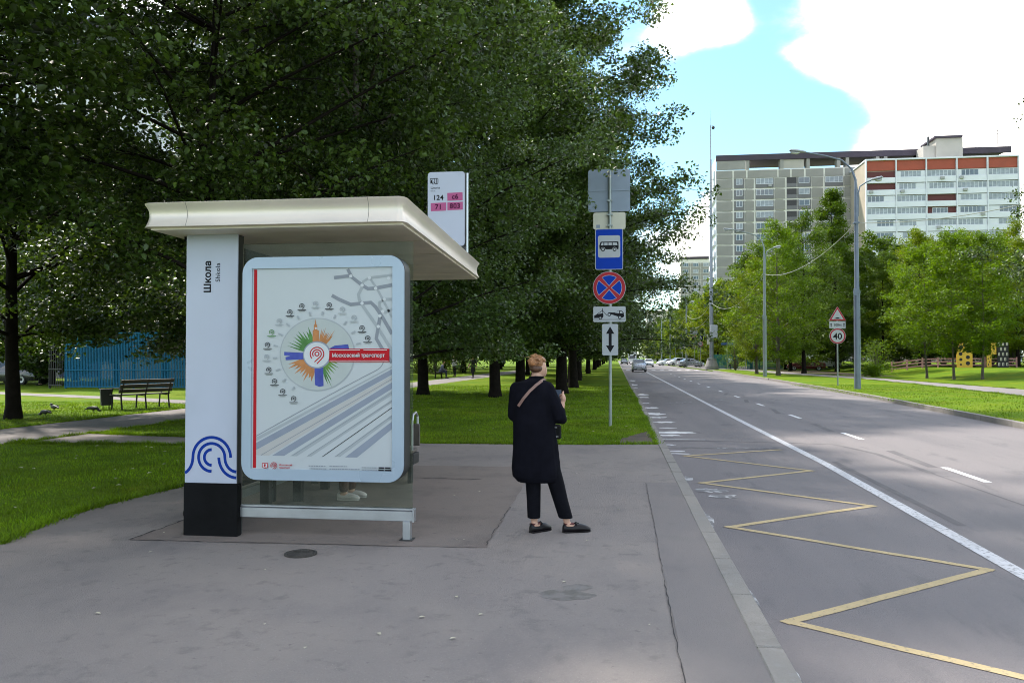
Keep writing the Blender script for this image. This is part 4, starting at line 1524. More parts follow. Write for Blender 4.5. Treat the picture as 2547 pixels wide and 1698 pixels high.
PARK = 'dark lindens of the park on the left'
tree(-15.97, 19.4, 'n', m_leaf_d, 'dark leafy tree at the left edge, its trunk beside the curving path', PARK, 1.05, .4)
tree(-5.6, 16.6, 'h', m_leaf_d, 'tall tree rising behind the shelter canopy, trunk showing above it', PARK, .76, 3.6, sz=1.18, bark=m_bark2)
tree(-7.1, 13.0, 'h', m_leaf_d, 'nearest tree, its trunk hidden behind the white shelter pillar', PARK, .8, 2.0)
tree(-10.0, 21.5, 'b', m_leaf_d, 'second tall tree behind the shelter, deeper in the park', PARK, .95, 3.3)
tree(-5.3, 19.0, 'n', m_leaf_p, 'low-branched tree behind the shelter, boughs reaching towards the sign post', PARK, .74, 2.6)
tree(-7.2, 25.5, 'b', m_leaf_d, 'third tall tree behind the shelter, between the glass and the park path', PARK, .9, 2.6)
tree(-8.43, 34.3, 'a', m_leaf_d, 'trunk nearest the right edge of the shelter glass, on the park lawn', PARK, .95, .9)
tree(-4.95, 32.5, 'b', m_leaf_d, 'straight dark trunk on the lawn left of the woman', PARK, 1.0, 3.1)
tree(-4.4, 36.6, 'c', m_leaf_d, 'slimmer trunk close behind the woman on her left side', PARK, .8, 5.2)
tree(-2.47, 36.4, 'a', m_leaf_d, 'big kerbside tree right of the woman, crown overhanging the road', PARK, 1.0, 2.2)
tree(-2.3, 43.2, 'c', m_leaf_d, 'second kerbside tree, just behind the big one beside the woman', PARK, .82, .2, sz=.95)
tree(-6.0, 59.5, 'c', m_leaf_d, 'thick trunk directly behind the head of the woman', PARK, 1.05, 4.4)
ROW = 'kerbside trees receding along the left of the road'
for i, (x, y, k) in enumerate(((-2.9, 51.5, 'b'), (-2.7, 57, 'a'), (-3.0, 64, 'c'), (-3.3, 72, 'a'), (-2.8, 81, 'b'), (-3.2, 92, 'c'), (-2.8, 104, 'a'), (-3.0, 117, 'b'), (-3, 132, 'c'), (-3, 150, 'a'))):
    tree(x, y, k, m_leaf_d if i < 4 else m_leaf_m, '%s tree in the kerbside row receding left of the road' % ('third fourth fifth sixth seventh eighth ninth tenth eleventh last'.split()[i]), ROW, .9 if i < 8 else .8, i * 1.9)
BACK = 'trees deep in the park behind the shelter'
for i, (x, y, k, s) in enumerate(((-15.5, 38, 'c', .9), (-25, 66, 'b', .95), (-29, 60, 'c', 1.0), (-15.8, 82, 'a', .9), (-20, 92, 'b', 1.0), (-26, 72, 'a', 1.0),
                                  (-34, 62, 'f', 1.2), (-30, 50, 'b', .85), (-38, 52, 'b', .9), (-9, 96, 'c', .9), (-8.2, 74, 'b', .9), (-7.6, 120, 'a', .9), (-16, 110, 'f', 1.2), (-24, 110, 'f', 1.2), (-33, 84, 'f', 1.3), (-44, 66, 'f', 1.2), (-12, 140, 'f', 1.2), (-20, 140, 'f', 1.3), (-28, 132, 'f', 1.3), (-37, 120, 'f', 1.3), (-47, 108, 'f', 1.3), (-58, 96, 'f', 1.3), (-52, 80, 'f', 1.2), (-62, 74, 'f', 1.2), (-8, 165, 'f', 1.2), (-17, 170, 'f', 1.3), (-40, 92, 'f', 1.2), (-30, 98, 'f', 1.2), (-26, 47, 'b', .8), (-31.5, 47, 'b', .75), (-37, 48, 'f', .9), (-21, 45.5, 'b', .8), (-42, 46, 'f', .9))):
    tree(x, y, k, m_leaf_d if i % 3 else m_leaf_m, 'dark tree standing deep in the park behind the shelter', BACK, s, i * 2.3)
tree(-32.6, 42.6, 'f', m_leaf_d, 'stout old tree beside the blue fence and parked dark car', PARK, .8, 1.0)
# trees outside the left edge of the view whose crowns shade the stop
for i, (x, y, k, s) in enumerate(((-10.9, 11.0, 'h', .95), (-16.3, 8.5, 'b', 1.0), (-9.8, 5.6, 'h', .95))):
    tree(x, y, k, m_leaf_d, 'park tree left of the view, shading the bus stop', 'trees shading the stop', s, i * 1.2)

RIGHT = 'street trees across the road'
tree(14.5, 74.4, 'p', m_leaf_g, 'bushy green tree right behind the second street lamp', RIGHT, 1.12, .5, m_bark2)
tree(13.9, 82.0, 'p', m_leaf_y, 'yellow-green tree leaning left of the second street lamp', RIGHT, .92, 2.2, m_bark2)
tree(18.9, 84.0, 'p', m_leaf_m, 'green tree between the speed sign and the second lamp', RIGHT, 1.3, 3.0)
tree(24.5, 93.0, 'k', m_leaf_m, 'tall pointed tree behind the near lamp post, overtopping its neighbours', RIGHT, 1.05, 1.0)
tree(20.5, 98.0, 'k', m_leaf_m, 'dark pointed tree between the two lamp posts', RIGHT, .86, 2.4)
tree(29.0, 92.0, 'c', m_leaf_m, 'dark full tree right of the near lamp post', RIGHT, .62, 3.4)
tree(24.1, 66.0, 'y', m_leaf_g, 'slender young tree nearest the playground fence end', RIGHT, 1.02, .3, m_bark2)
tree(24.5, 62.0, 'y', m_leaf_g, 'young tree with bright green crown before the yellow climbing wall', RIGHT, 1.05, 1.6, m_bark2)
tree(25.6, 60.0, 'y', m_leaf_g, 'young tree standing between the yellow wall and chequered panel', RIGHT, 1.0, 2.9, m_bark2)
YG = 'yellow-green trees behind the playground'
for i, (x, y, k, s, lf) in enumerate(((31.5, 88, 'p', 1.15, m_leaf_y), (36, 86.5, 'p', 1.1, m_leaf_y), (41, 88, 'p', 1.2, m_leaf_y), (46, 90, 'p', 1.2, m_leaf_y), (38.5, 96, 'f', .95, m_leaf_m), (33, 99, 'f', 1.0, m_leaf_m), (44, 99, 'f', 1.0, m_leaf_y))):
    tree(x, y, k, lf, '%s tree from the left in the belt behind the playground' % ('second fourth sixth seventh third first fifth'.split()[i]), YG, s, i * 1.1)
tree(46.5, 84, 'n', m_leaf_y, 'drooping willow-like tree at the right edge behind the playground', RIGHT, .82, .7)
tree(23.4, 38.5, 'n', m_leaf_d, 'tree at the right edge, only a leafy bough in view', RIGHT, .98, 4.0)
WOOD = 'dark trees between the lamps and the houses'
for i, (x, y) in enumerate(((22, 108), (27.5, 104), (33, 106), (39, 107), (46, 106), (53, 106), (30, 118), (42, 120), (19, 116), (60, 110), (36, 98), (50, 97))):
    tree(x, y, 'f', m_leaf_m, 'dark green tree in the belt before the apartment block', WOOD, 1.0 + .1 * (i % 3), i * 1.7)
FAR = 'far trees along the right of the road'
for i, (x, y, lf) in enumerate(((15.8, 128, m_leaf_y), (17, 141, m_leaf_g), (16.5, 156, m_leaf_y), (16, 172, m_leaf_m), (15, 190, m_leaf_y), (15.5, 215, m_leaf_m), (14.8, 245, m_leaf_y), (14.5, 285, m_leaf_m), (22, 150, m_leaf_m), (23, 175, m_leaf_m), (22, 205, m_leaf_m), (14.5, 330, m_leaf_y),
                                (27, 132, m_leaf_m), (9.5, 380, m_leaf_m), (3.5, 380, m_leaf_y), (-2, 330, m_leaf_m), (-3, 260, m_leaf_m), (-3, 205, m_leaf_m), (-3, 178, m_leaf_m))):
    tree(x, y, 'f', lf, 'light green tree far along the road', FAR, .95 + .12 * (i % 2), i * 2.1)


def bush(x, y, s, leaf, label, seed, group=None, h=1.0):
    rg_ = np.random.default_rng(seed)
    rd = random.Random(seed)
    tm, C = MB(), []
    for k in range(26):
        a, rr, z = rd.uniform(0, 6.28), rd.uniform(.15, 1.0) ** .7 * s, rd.uniform(.15, 1.7) * s * h
        rr *= math.sqrt(max(.1, 1 - (z / (1.9 * s * h)) ** 2))
        e = Vector((rr * math.cos(a), rr * math.sin(a), z))
        tm.tube([(0, 0, -.02), (e.x * .4, e.y * .4, e.z * .6), e], [.02 * s, .012 * s, .004], 4, cap=False)
        C.append(rg_.normal(size=(60, 3)) * np.array([.26, .26, .2]) * s + np.array(e[:]))
    V, F = leaf_cards(np.concatenate(C), .14, rg_)
    V[:, 2] = np.maximum(V[:, 2], .02)
    t = thing('bush', label, 'bush', (x, y, gh(x)), 0, group)
    ob('stem', tm.mesh('stem', fix=False), m_bark2, t)
    ob('foliage', np_mesh('foliage', V, F, leaf), None, t)
    return t


bush(22.4, 72.6, 1.55, m_leaf_g, 'round green bush beside the near lamp post', 31, h=1.05)
bush(21.4, 70.6, .75, m_leaf_g, 'small low bush at the foot of the round one', 32, h=.7)
bush(14.6, 101, 1.9, m_leaf_g, 'green bush behind the tall mast, near the street name sign', 33, h=1.2)
bush(-20.3, 37.6, .5, m_leaf_m, 'little weed bush at the foot of the blue fence', 34)
PB = 'dark bushes behind the playground'
for i in range(10):
    bush(26.5 + 2.3 * i, 92 + (i % 3), 2.0, m_leaf_d, 'dark bush in the undergrowth behind the playground', 60 + i, PB, 1.0)
HB = 'hedge bushes behind the park path'
for i, x in enumerate((-17.5, -20, -22.8, -25.5, -19, -16)):
    bush(x, 76 + 3 * (i % 3), 1.5, m_leaf_m, 'green hedge bush beyond the park path', 40 + i, HB, .9)
# ------------------------------------------------------------------ people
m_skin = pm('skin', (0.52, 0.30, 0.22), 0.5, var=0.06, scale=8)
m_coat = pm('black_coat_cloth', (0.006, 0.006, 0.010), 0.9, var=0.3, scale=9, bump=0.3, bscale=9, spec=0.06)
m_trouser = pm('black_trouser_cloth', (0.006, 0.006, 0.009), 0.8, var=0.3, scale=12, bump=0.25, bscale=14, spec=0.06)
m_shoe = pm('black_leather', (0.008, 0.006, 0.008), 0.35, var=0.2, scale=14, spec=.3)
m_lining = pm('burgundy_lining', (0.10, 0.018, 0.02), 0.6)
m_hair = pm('auburn_hair', (0.30, 0.135, 0.055), 0.45, var=0.55, scale=16, bump=0.6, bscale=60)
m_hairt = pm('auburn_hair_strand', (0.46, 0.23, 0.10), 0.4, var=0.4, scale=12)
m_hair_dark = pm('dark_hair_nape', (0.085, 0.038, 0.02), 0.5, var=0.4, scale=18)
m_strap = pm('tan_leather_strap', (0.23, 0.13, 0.11), 0.5, var=0.12)
m_bag = pm('dark_bag_leather', (0.008, 0.008, 0.009), 0.6, spec=.15)
m_steel = pm('steel_fitting', (0.6, 0.6, 0.6), 0.3, 0.9)
m_phone = pm('phone_case', (0.02, 0.02, 0.025), 0.3)

# the woman waiting: local x to the right of the picture, y away from the viewer
wm = thing('person', 'woman in long black coat and cropped trousers looking at a phone', 'person', (-0.705, 7.50, 0.004), R(7.4))
b = MB()
hc = Vector((-.022, .05, 1.55))
b.ell(hc, (.074, .092, .108), 16, 12)
b.ell((.012, .105, 1.515), (.052, .045, .07), 12, 9)          # face and jaw, turned down and to the right
capsule(b, (.035, .14, 1.49), (.04, .145, 1.485), .02, .016)
capsule(b, (.03, .155, 1.525), (.034, .165, 1.518), .012, .009)   # nose
b.ell((.043, .028, 1.545), (.012, .02, .032), 8, 6)            # ear
capsule(b, (-.055, -.005, 1.40), (-.032, .02, 1.50), .056, .05)
b.ell((-.085, .0, 1.25), (.17, .10, .2), 14, 10)
b.ell((-.06, .0, .98), (.15, .11, .2), 14, 10)
# legs
capsule(b, (-.10, .0, .86), (-.075, .02, .47), .082, .055)
capsule(b, (-.075, .02, .47), (-.062, .01, .10), .052, .032)
capsule(b, (.02, .02, .86), (.14, .03, .47), .082, .055)
capsule(b, (.14, .03, .47), (.245, .0, .10), .052, .032)
capsule(b, (-.064, .0, .07), (-.01, .05, .045), .036, .026)
capsule(b, (.25, .0, .07), (.32, .018, .045), .036, .026)
# arms: right one bent, hand raised in front
capsule(b, (.06, .0, 1.36), (.175, -.02, 1.09), .05, .042)
capsule(b, (.175, -.02, 1.09), (.203, .035, 1.205), .04, .027)
capsule(b, (-.235, .02, 1.36), (-.255, .03, 1.10), .05, .042)
capsule(b, (-.255, .03, 1.10), (.02, .20, 1.17), .038, .028)
# right hand: palm and five fingers curling round the phone
pal = Vector((.214, .05, 1.25))
b.ell(pal, (.026, .036, .044), 10, 8)
for i, (dx, dz, ln) in enumerate(((.0, .034, .034), (.002, .016, .04), (.003, -.003, .037), (.003, -.021, .030))):
    k0 = pal + Vector((.006 + dx, .024, dz - .004))
    k1 = k0 + Vector((.006, ln, .004))
    k2 = k1 + Vector((-.020, ln * .55, .002))
    k3 = k2 + Vector((-.022, -.004, 0))
    capsule(b, k0, k1, .0095, .0088, 8)
    capsule(b, k1, k2, .0088, .008, 8)
    capsule(b, k2, k3, .008, .007, 8)
capsule(b, pal + Vector((-.006, .0, .024)), pal + Vector((.0, .02, .058)), .012, .0105, 8)
capsule(b, pal + Vector((.0, .02, .058)), pal + Vector((.004, .046, .068)), .0105, .0085, 8)
# left hand under the phone
pl = Vector((.045, .215, 1.185))
b.ell(pl, (.038, .03, .022), 10, 8)
for i in range(4):
    k0 = pl + Vector((.028, -.02 + .014 * i, .006))
    k1 = k0 + Vector((.034 - .004 * abs(i - 1), .004, .012))
    k2 = k1 + Vector((.014, .0, .024))
    capsule(b, k0, k1, .009, .0085, 8)
    capsule(b, k1, k2, .0085, .007, 8)
capsule(b, pl + Vector((0, -.02, .01)), pl + Vector((.024, -.03, .04)), .011, .009, 8)
body = ob('body', remesh('body', b, .0055, 3), m_skin, wm)


def ring(cx, cy, rx, ry, z, n=28, wav=0.0, ph=0.0, tilt=0.0):
    out = []
    for k in range(n):
        t = 2 * PI * k / n
        w_ = 1 + wav * math.sin(5 * t + ph) + wav * .6 * math.sin(9 * t + 2 * ph)
        out.append((cx + rx * w_ * math.cos(t), cy + ry * w_ * math.sin(t), z + tilt * math.cos(t)))
    return out


ct = MB()
ct.loft([ring(-.03, .0, .19, .12, .475, wav=.02, tilt=.0), ring(-.045, .0, .222, .14, .515, wav=.035, ph=.4, tilt=-.01), ring(-.05, .0, .228, .145, .60, wav=.035, ph=.7), ring(-.055, .0, .215, .142, .78, wav=.03, ph=1.0),
         ring(-.065, .0, .202, .135, .98, wav=.02, ph=1.5), ring(-.075, .0, .195, .128, 1.12, wav=.015, ph=2), ring(-.08, .0, .195, .125, 1.25, wav=.01), ring(-.082, .0, .188, .115, 1.345), ring(-.078, .0, .15, .098, 1.405), ring(-.06, .002, .095, .083, 1.432), ring(-.048, .008, .07, .07, 1.448)])
capsule(ct, (.055, .0, 1.345), (.17, -.025, 1.10), .078, .068)
capsule(ct, (.172, -.025, 1.085), (.182, .005, 1.135), .068, .052)
capsule(ct, (-.225, .02, 1.345), (-.255, .03, 1.12), .074, .062)
capsule(ct, (-.255, .03, 1.10), (-.03, .18, 1.17), .062, .05)
capsule(ct, (.19, -.01, 1.07), (.20, .0, 1.06), .055, .05)
coat = ob('coat', remesh('coat', ct, .0095, 5), m_coat, wm)
cl = MB()
r1, r2 = [], []
for k in range(22):
    t = R(20) + (2 * PI - R(40)) * k / 21 + PI / 2
    r1.append((-.045 + .078 * math.cos(t), .012 + .074 * math.sin(t), 1.432))
    r2.append((-.042 + .072 * math.cos(t), .016 + .070 * math.sin(t), 1.458 - .012 * math.sin(t)))
cl.add(r1 + r2, [(i, i + 1, 23 + i, 22 + i) for i in range(21)])
co = ob('collar', cl, m_coat, coat)
md = co.modifiers.new('s', 'SOLIDIFY')
md.thickness = .012
for z, x in ((.985, .138), (.90, .15)):
    ob('pocket_fitting', MB().box((x - .012, -.062, z), (x + .012, -.05, z + .006), .002), m_steel, coat)
tr = MB()
tr.loft([ring(-.066, .012, .062, .068, .135, 18), ring(-.068, .012, .066, .072, .30, 18, .01), ring(-.075, .015, .075, .08, .52, 18, .012), ring(-.085, .01, .095, .1, .78, 18)])
tr.loft([ring(.234, .008, .068, .068, .135, 18), ring(.185, .016, .072, .074, .30, 18, .01), ring(.13, .02, .082, .084, .50, 18, .012), ring(.03, .01, .10, .1, .80, 18)])
ob('trousers', remesh('trousers', tr, .009, 3), m_trouser, wm)


def shoe(x, y, ang, ln=.25, mat=m_shoe, lin=m_lining, par=wm, nm='shoe', z=0.0):
    """low moccasin: heel at x,y, toe along ang"""
    c_, s_ = math.cos(ang), math.sin(ang)
    T = lambda p: (x + p[0] * c_ - p[1] * s_, y + p[0] * s_ + p[1] * c_, z + p[2])
    secs = [(-.048, .020, .066), (-.036, .034, .086), (.0, .040, .080), (.05, .041, .072), (.09, .045, .080), (.14, .049, .072), (.18, .046, .060), (.204, .036, .048), (.216, .020, .036)]
    rings = []
    for u, w_, h in secs:
        u *= ln / .25
        rings.append([T((u, w_ * math.cos(t) * (1 if math.sin(t) < .3 else .9), max(0.0, h * .5 + h * .5 * math.sin(t)))) for t in [2 * PI * k / 14 for k in range(14)]])
    m = MB().loft(rings)
    o = ob(nm, m, mat, par)
    smooth_angle(o.data, 60)
    so = MB().loft([[T((u * ln / .25, w_ * 1.04 * sg_, zz)) for sg_, zz in ((-1, 0), (1, 0), (1, .013), (-1, .013))] for u, w_, h in secs])
    ob('sole', so, m_shoe if mat is m_shoe else mat, o)
    if lin:
        ob('lining', MB().loft([[T((u, .031 * math.cos(t), .080 + .010 * math.sin(t))) for t in [2 * PI * k / 10 for k in range(10)]] for u in (-.034, -.01, .03, .055)]), lin, o)
        ob('bow', MB().tube([T((.075, -.03, .076)), T((.085, 0, .09)), T((.075, .03, .076))], .007, 6).tube([T((.085, 0, .086)), T((.115, .02, .078))], .005, 6), mat, o)
    return o


shoe(-.064, .0, R(42), .24)
shoe(.252, .0, R(14), .255)
hr = MB()
hr.ell((-.042, .028, 1.582), (.074, .088, .074), 18, 12)
hr.ell((-.075, -.012, 1.60), (.05, .055, .046), 12, 9)      # hair gathered up at the back
hr.ell((-.02, .045, 1.612), (.07, .075, .048), 14, 9)
rr_ = random.Random(5)
for k in range(24):
    t = rr_.uniform(0, 2 * PI)
    c0 = Vector((-.045 + .058 * math.cos(t), .012 + .066 * math.sin(t), 1.605 + rr_.uniform(-.03, .036)))
    capsule(hr, c0, c0 + Vector((rr_.uniform(-.026, .034), rr_.uniform(-.024, .024), rr_.uniform(-.012, .016))), .014, .007, 7)
hair = ob('hair', remesh('hair', hr, .006, 2), m_hair, wm)
nb = MB()
nb.ell((-.045, -.002, 1.54), (.064, .072, .044), 14, 9)
ob('nape_hair', remesh('nape_hair', nb, .008, 2), m_hair_dark, hair)
stx = MB()
for k in range(70):
    t = rr_.uniform(0, 2 * PI)
    ph = rr_.uniform(.05, 1.0)
    c0 = Vector((-.042 + .074 * math.cos(t) * ph, .02 + .086 * math.sin(t) * ph, 1.592 + .07 * math.sqrt(max(0, 1 - ph * ph))))
    d = Vector((rr_.uniform(-.05, .03), rr_.uniform(-.03, .03), rr_.uniform(-.01, .018)))
    stx.tube([c0, c0 + d * .5 + Vector((0, 0, .01)), c0 + d], [.0028, .003, .0012], 4)
ob('hair_strands', stx, m_hairt, hair)

# bag strap over the back, bag at the front hip, phone in the hand: things of their own
bagt = thing('shoulder_bag', 'dark shoulder bag on tan strap across the back of the woman', 'bag', tuple(wm.location), R(7.4))
spts = [(.05, .06, 1.43), (.035, -.02, 1.437), (.005, -.078, 1.425), (-.05, -.118, 1.385), (-.11, -.135, 1.33), (-.165, -.132, 1.265), (-.215, -.11, 1.19)]
sb = MB()
for i, p in enumerate(spts):
    a, c_ = Vector(spts[max(i - 1, 0)]), Vector(spts[min(i + 1, len(spts) - 1)])
    d = (c_ - a).normalized()
    side = Vector((d.z, 0, -d.x)).normalized() * .013
    p = Vector(p)
    sb.v += [tuple(p - side), tuple(p + side)]
sb.f += [(2 * i, 2 * i + 1, 2 * i + 3, 2 * i + 2) for i in range(len(spts) - 1)]
so_ = ob('strap', sb, m_strap, bagt)
md = so_.modifiers.new('s', 'SOLIDIFY')
md.thickness = .006
ob('bag_body', MB().box((.03, .12, .86), (.20, .18, 1.0), .015), m_bag, bagt)
ph = thing('phone', 'dark phone held in the raised hands of the woman', 'phone', tuple(Vector(wm.location) + Vector((.15, .13, 1.22))), R(7.4))
o = ob('phone_body', MB().box((-.038, -.004, -.01), (.038, .004, .14), .003), m_phone, ph, None, (R(-38), 0, 0))
ob('screen', MB().box((-.034, -.0058, -.004), (.034, -.0045, .134)), pm('phone_screen', (.03, .04, .06), .1), o)


def figure(name, label, loc, rz, h, top, bottom, hair_c, pose='walk', shoe_c=None, sleeve=True, group=None, skirt=False):
    """small passer-by: one continuous body; hair, garments as children; local +y is forward"""
    t = thing(name, label, 'person', loc, rz, group, h / 1.7)
    bd, tp, bt, hh = MB(), MB(), MB(), MB()
    if pose == 'sit':
        hip, kn, an = .5, [(-.1, .42, .5), (.1, .42, .5)], [(-.1, .44, .08), (.1, .42, .08)]
        lean = .18
    else:
        st_ = .16 if pose == 'walk' else .03
        hip, kn, an = .92, [(-.09, .10 * (st_ > .1), .5), (.09, .02, .5)], [(-.09, st_, .08), (.09, -st_, .08)]
        lean = .02
    sh_ = hip + .5
    hd = Vector((0, lean + .05, sh_ + .24))
    bd.ell(hd, (.075, .095, .115), 12, 9)
    bd.ell(hd + Vector((0, .06, -.05)), (.045, .045, .055), 8, 6)
    bd.ell(hd + Vector((0, .1, -.02)), (.014, .02, .02), 6, 5)
    for sx_ in (-1, 1):
        bd.ell(hd + Vector((.076 * sx_, 0, -.01)), (.012, .02, .03), 6, 5)
    capsule(bd, (0, lean, sh_ - .02), hd - Vector((0, .02, .06)), .06, .052)
    bd.ell((0, lean * .7, hip + .28), (.17, .11, .24), 12, 9)
    bd.ell((0, 0, hip), (.16, .12, .14), 12, 8)
    tp.ell((0, lean * .7, hip + .30), (.195, .13, .25), 14, 10)
    tp.ell((0, .0, hip + .05), (.18, .14, .17), 12, 8)
    for k, sx_ in enumerate((-1, 1)):
        hp = (.09 * sx_, 0, hip - .02)
        capsule(bd, hp, kn[k], .08, .055)
        capsule(bd, kn[k], an[k], .055, .036)
        a = Vector(an[k])
        capsule(bd, a - Vector((0, .03, .035)), a + Vector((0, .13, -.045)), .038, .03)
        capsule(bt, hp, kn[k], .105, .075)
        capsule(bt, kn[k], a + Vector((0, 0, .05)), .075, .06)
        s0 = Vector((.19 * sx_, lean, sh_ - .04))
        if pose == 'sit':
            el, wr = Vector((.24 * sx_, .12, hip + .22)), Vector((.1 * sx_, .38, hip + .14))
        else:
            sw_ = .16 * sx_ * (1 if pose == 'walk' else 0)
            el, wr = Vector((.26 * sx_, sw_ * .5, sh_ - .31)), Vector((.25 * sx_, sw_ + .08, sh_ - .55))
        capsule(bd, s0, el, .052, .042)
        capsule(bd, el, wr, .04, .028)
        d = (wr - el).normalized()
        bd.ell(wr + d * .05, (.03, .035, .045), 8, 6)
        for f_ in range(4):
            q0 = wr + d * .085 + Vector((0, (f_ - 1.5) * .016, 0))
            capsule(bd, q0, q0 + d * .05 + Vector((-.012 * sx_, .012, 0)), .010, .009, 6)
        capsule(bd, wr + d * .03, wr + d * .07 + Vector((-.02 * sx_, .035, 0)), .012, .010, 6)
        capsule(tp, s0, el, .068, .06)
        if sleeve:
            capsule(tp, el, wr - d * .03, .058, .046)
    bt.ell((0, 0, hip - .02), (.175, .135, .12), 12, 8)
    if skirt:
        tp.loft([ring(0, 0, .2, .16, hip - .45, 16), ring(0, 0, .18, .14, hip, 16)])
    hh.ell(hd + Vector((0, -.02, .035)), (.085, .10, .10), 12, 9)
    ob('body', remesh('body', bd, .016, 2), m_skin, t)
    ob('top', remesh('top', tp, .022, 3), top, t)
    ob('trousers', remesh('trousers', bt, .022, 3), bottom, t)
    ob('hair', remesh('hair', hh, .02, 1), hair_c, t)
    for k in range(2):
        a = Vector(an[k])
        shoe(a.x, a.y - .03, R(90), .25, shoe_c or m_shoe, None, t, z=0.0)
    return t


m_hairk = pm('dark_hair', (0.02, 0.016, 0.014), 0.5)
m_hairl = pm('fair_hair', (0.35, 0.26, 0.15), 0.5)
m_navyc = pm('navy_cloth', (0.03, 0.035, 0.07), 0.85)
m_greyc = pm('grey_blue_cloth', (0.13, 0.15, 0.22), 0.85)
m_whitec = pm('white_cloth', (0.62, 0.58, 0.60), 0.85)
m_blackc = pm('black_cloth', (0.012, 0.012, 0.013), 0.85)
m_brownc = pm('brown_cloth', (0.09, 0.045, 0.035), 0.85)
m_lblue = pm('light_blue_cloth', (0.32, 0.44, 0.52), 0.85)
m_sneak = pm('pale_sneaker', (0.55, 0.50, 0.50), 0.6, var=0.1)
figure('person', 'person seated inside the shelter, one pale sneaker visible below the poster', (-3.53, 8.97, 0.012), R(-90), 1.7, m_navyc, m_brownc, m_hairk, 'sit', m_sneak)
figure('person', 'walker in dark clothes on the park path', (-11.2, 62.0, 0.005), R(160), 1.72, m_blackc, m_blackc, m_hairk, 'walk', sleeve=False, skirt=True)
figure('person', 'stooping man in grey-blue shirt sitting on a park bench', (-13.6, 61.0, 0.0), R(-75), 1.75, m_greyc, m_navyc, m_hairk, 'sit')
figure('person', 'person in white jacket standing behind the seated man', (-13.9, 68.0, 0.0), R(150), 1.66, m_whitec, m_blackc, m_hairl, 'stand')
figure('person', 'dark-clothed person beside the parked car at far left', (-33.6, 42.9, 0.0), R(120), 1.75, m_blackc, m_blackc, m_hairl, 'stand')
figure('person', 'pedestrian in light blue top by the green fence', (15.5, 112.0, 0.0), R(150), 1.7, m_lblue, m_navyc, m_hairk, 'walk')
# ------------------------------------------------------------------ vehicles
m_tyre = pm('tyre_rubber', (0.015, 0.015, 0.016), 0.85, var=0.2)
m_rim = pm('wheel_rim', (0.38, 0.39, 0.41), 0.35, 0.8)
m_cglass = pm('car_window_glass', (0.018, 0.022, 0.026), 0.06, spec=0.8)
m_lampw = pm('headlamp_lens', (0.75, 0.76, 0.78), 0.12, spec=0.8)
m_lampr = pm('tail_lamp_lens', (0.30, 0.012, 0.012), 0.2)
m_plate = pm('number_plate', (0.65, 0.65, 0.65), 0.5)
m_trim = pm('black_car_trim', (0.012, 0.012, 0.013), 0.5)
PROFILES = {
    'sedan': [(-2.22, .38, .62, .74, .78, .70, .58), (-2.12, .30, .62, .90, .95, .80, .68), (-1.6, .22, .62, .94, 1.00, .86, .74), (-.95, .2, .62, .94, 1.38, .87, .60), (-.35, .2, .62, .94, 1.46, .87, .62), (.3, .2, .62, .94, 1.43, .87, .61),
              (1.05, .2, .62, .92, 1.00, .87, .76), (1.8, .22, .6, .82, .88, .85, .72), (2.12, .28, .56, .70, .76, .76, .62), (2.22, .34, .5, .6, .64, .66, .54)],
    'hatch': [(-1.98, .4, .66, .9, 1.0, .72, .62), (-1.9, .3, .66, .96, 1.22, .82, .60), (-1.62, .22, .66, .98, 1.46, .85, .62), (-.6, .2, .64, .98, 1.54, .86, .64), (.25, .2, .64, .98, 1.51, .86, .63), (1.0, .2, .64, .95, 1.06, .86, .76),
              (1.65, .22, .62, .86, .93, .84, .70), (1.95, .26, .58, .74, .80, .77, .62), (2.05, .34, .52, .62, .66, .66, .54)],
}


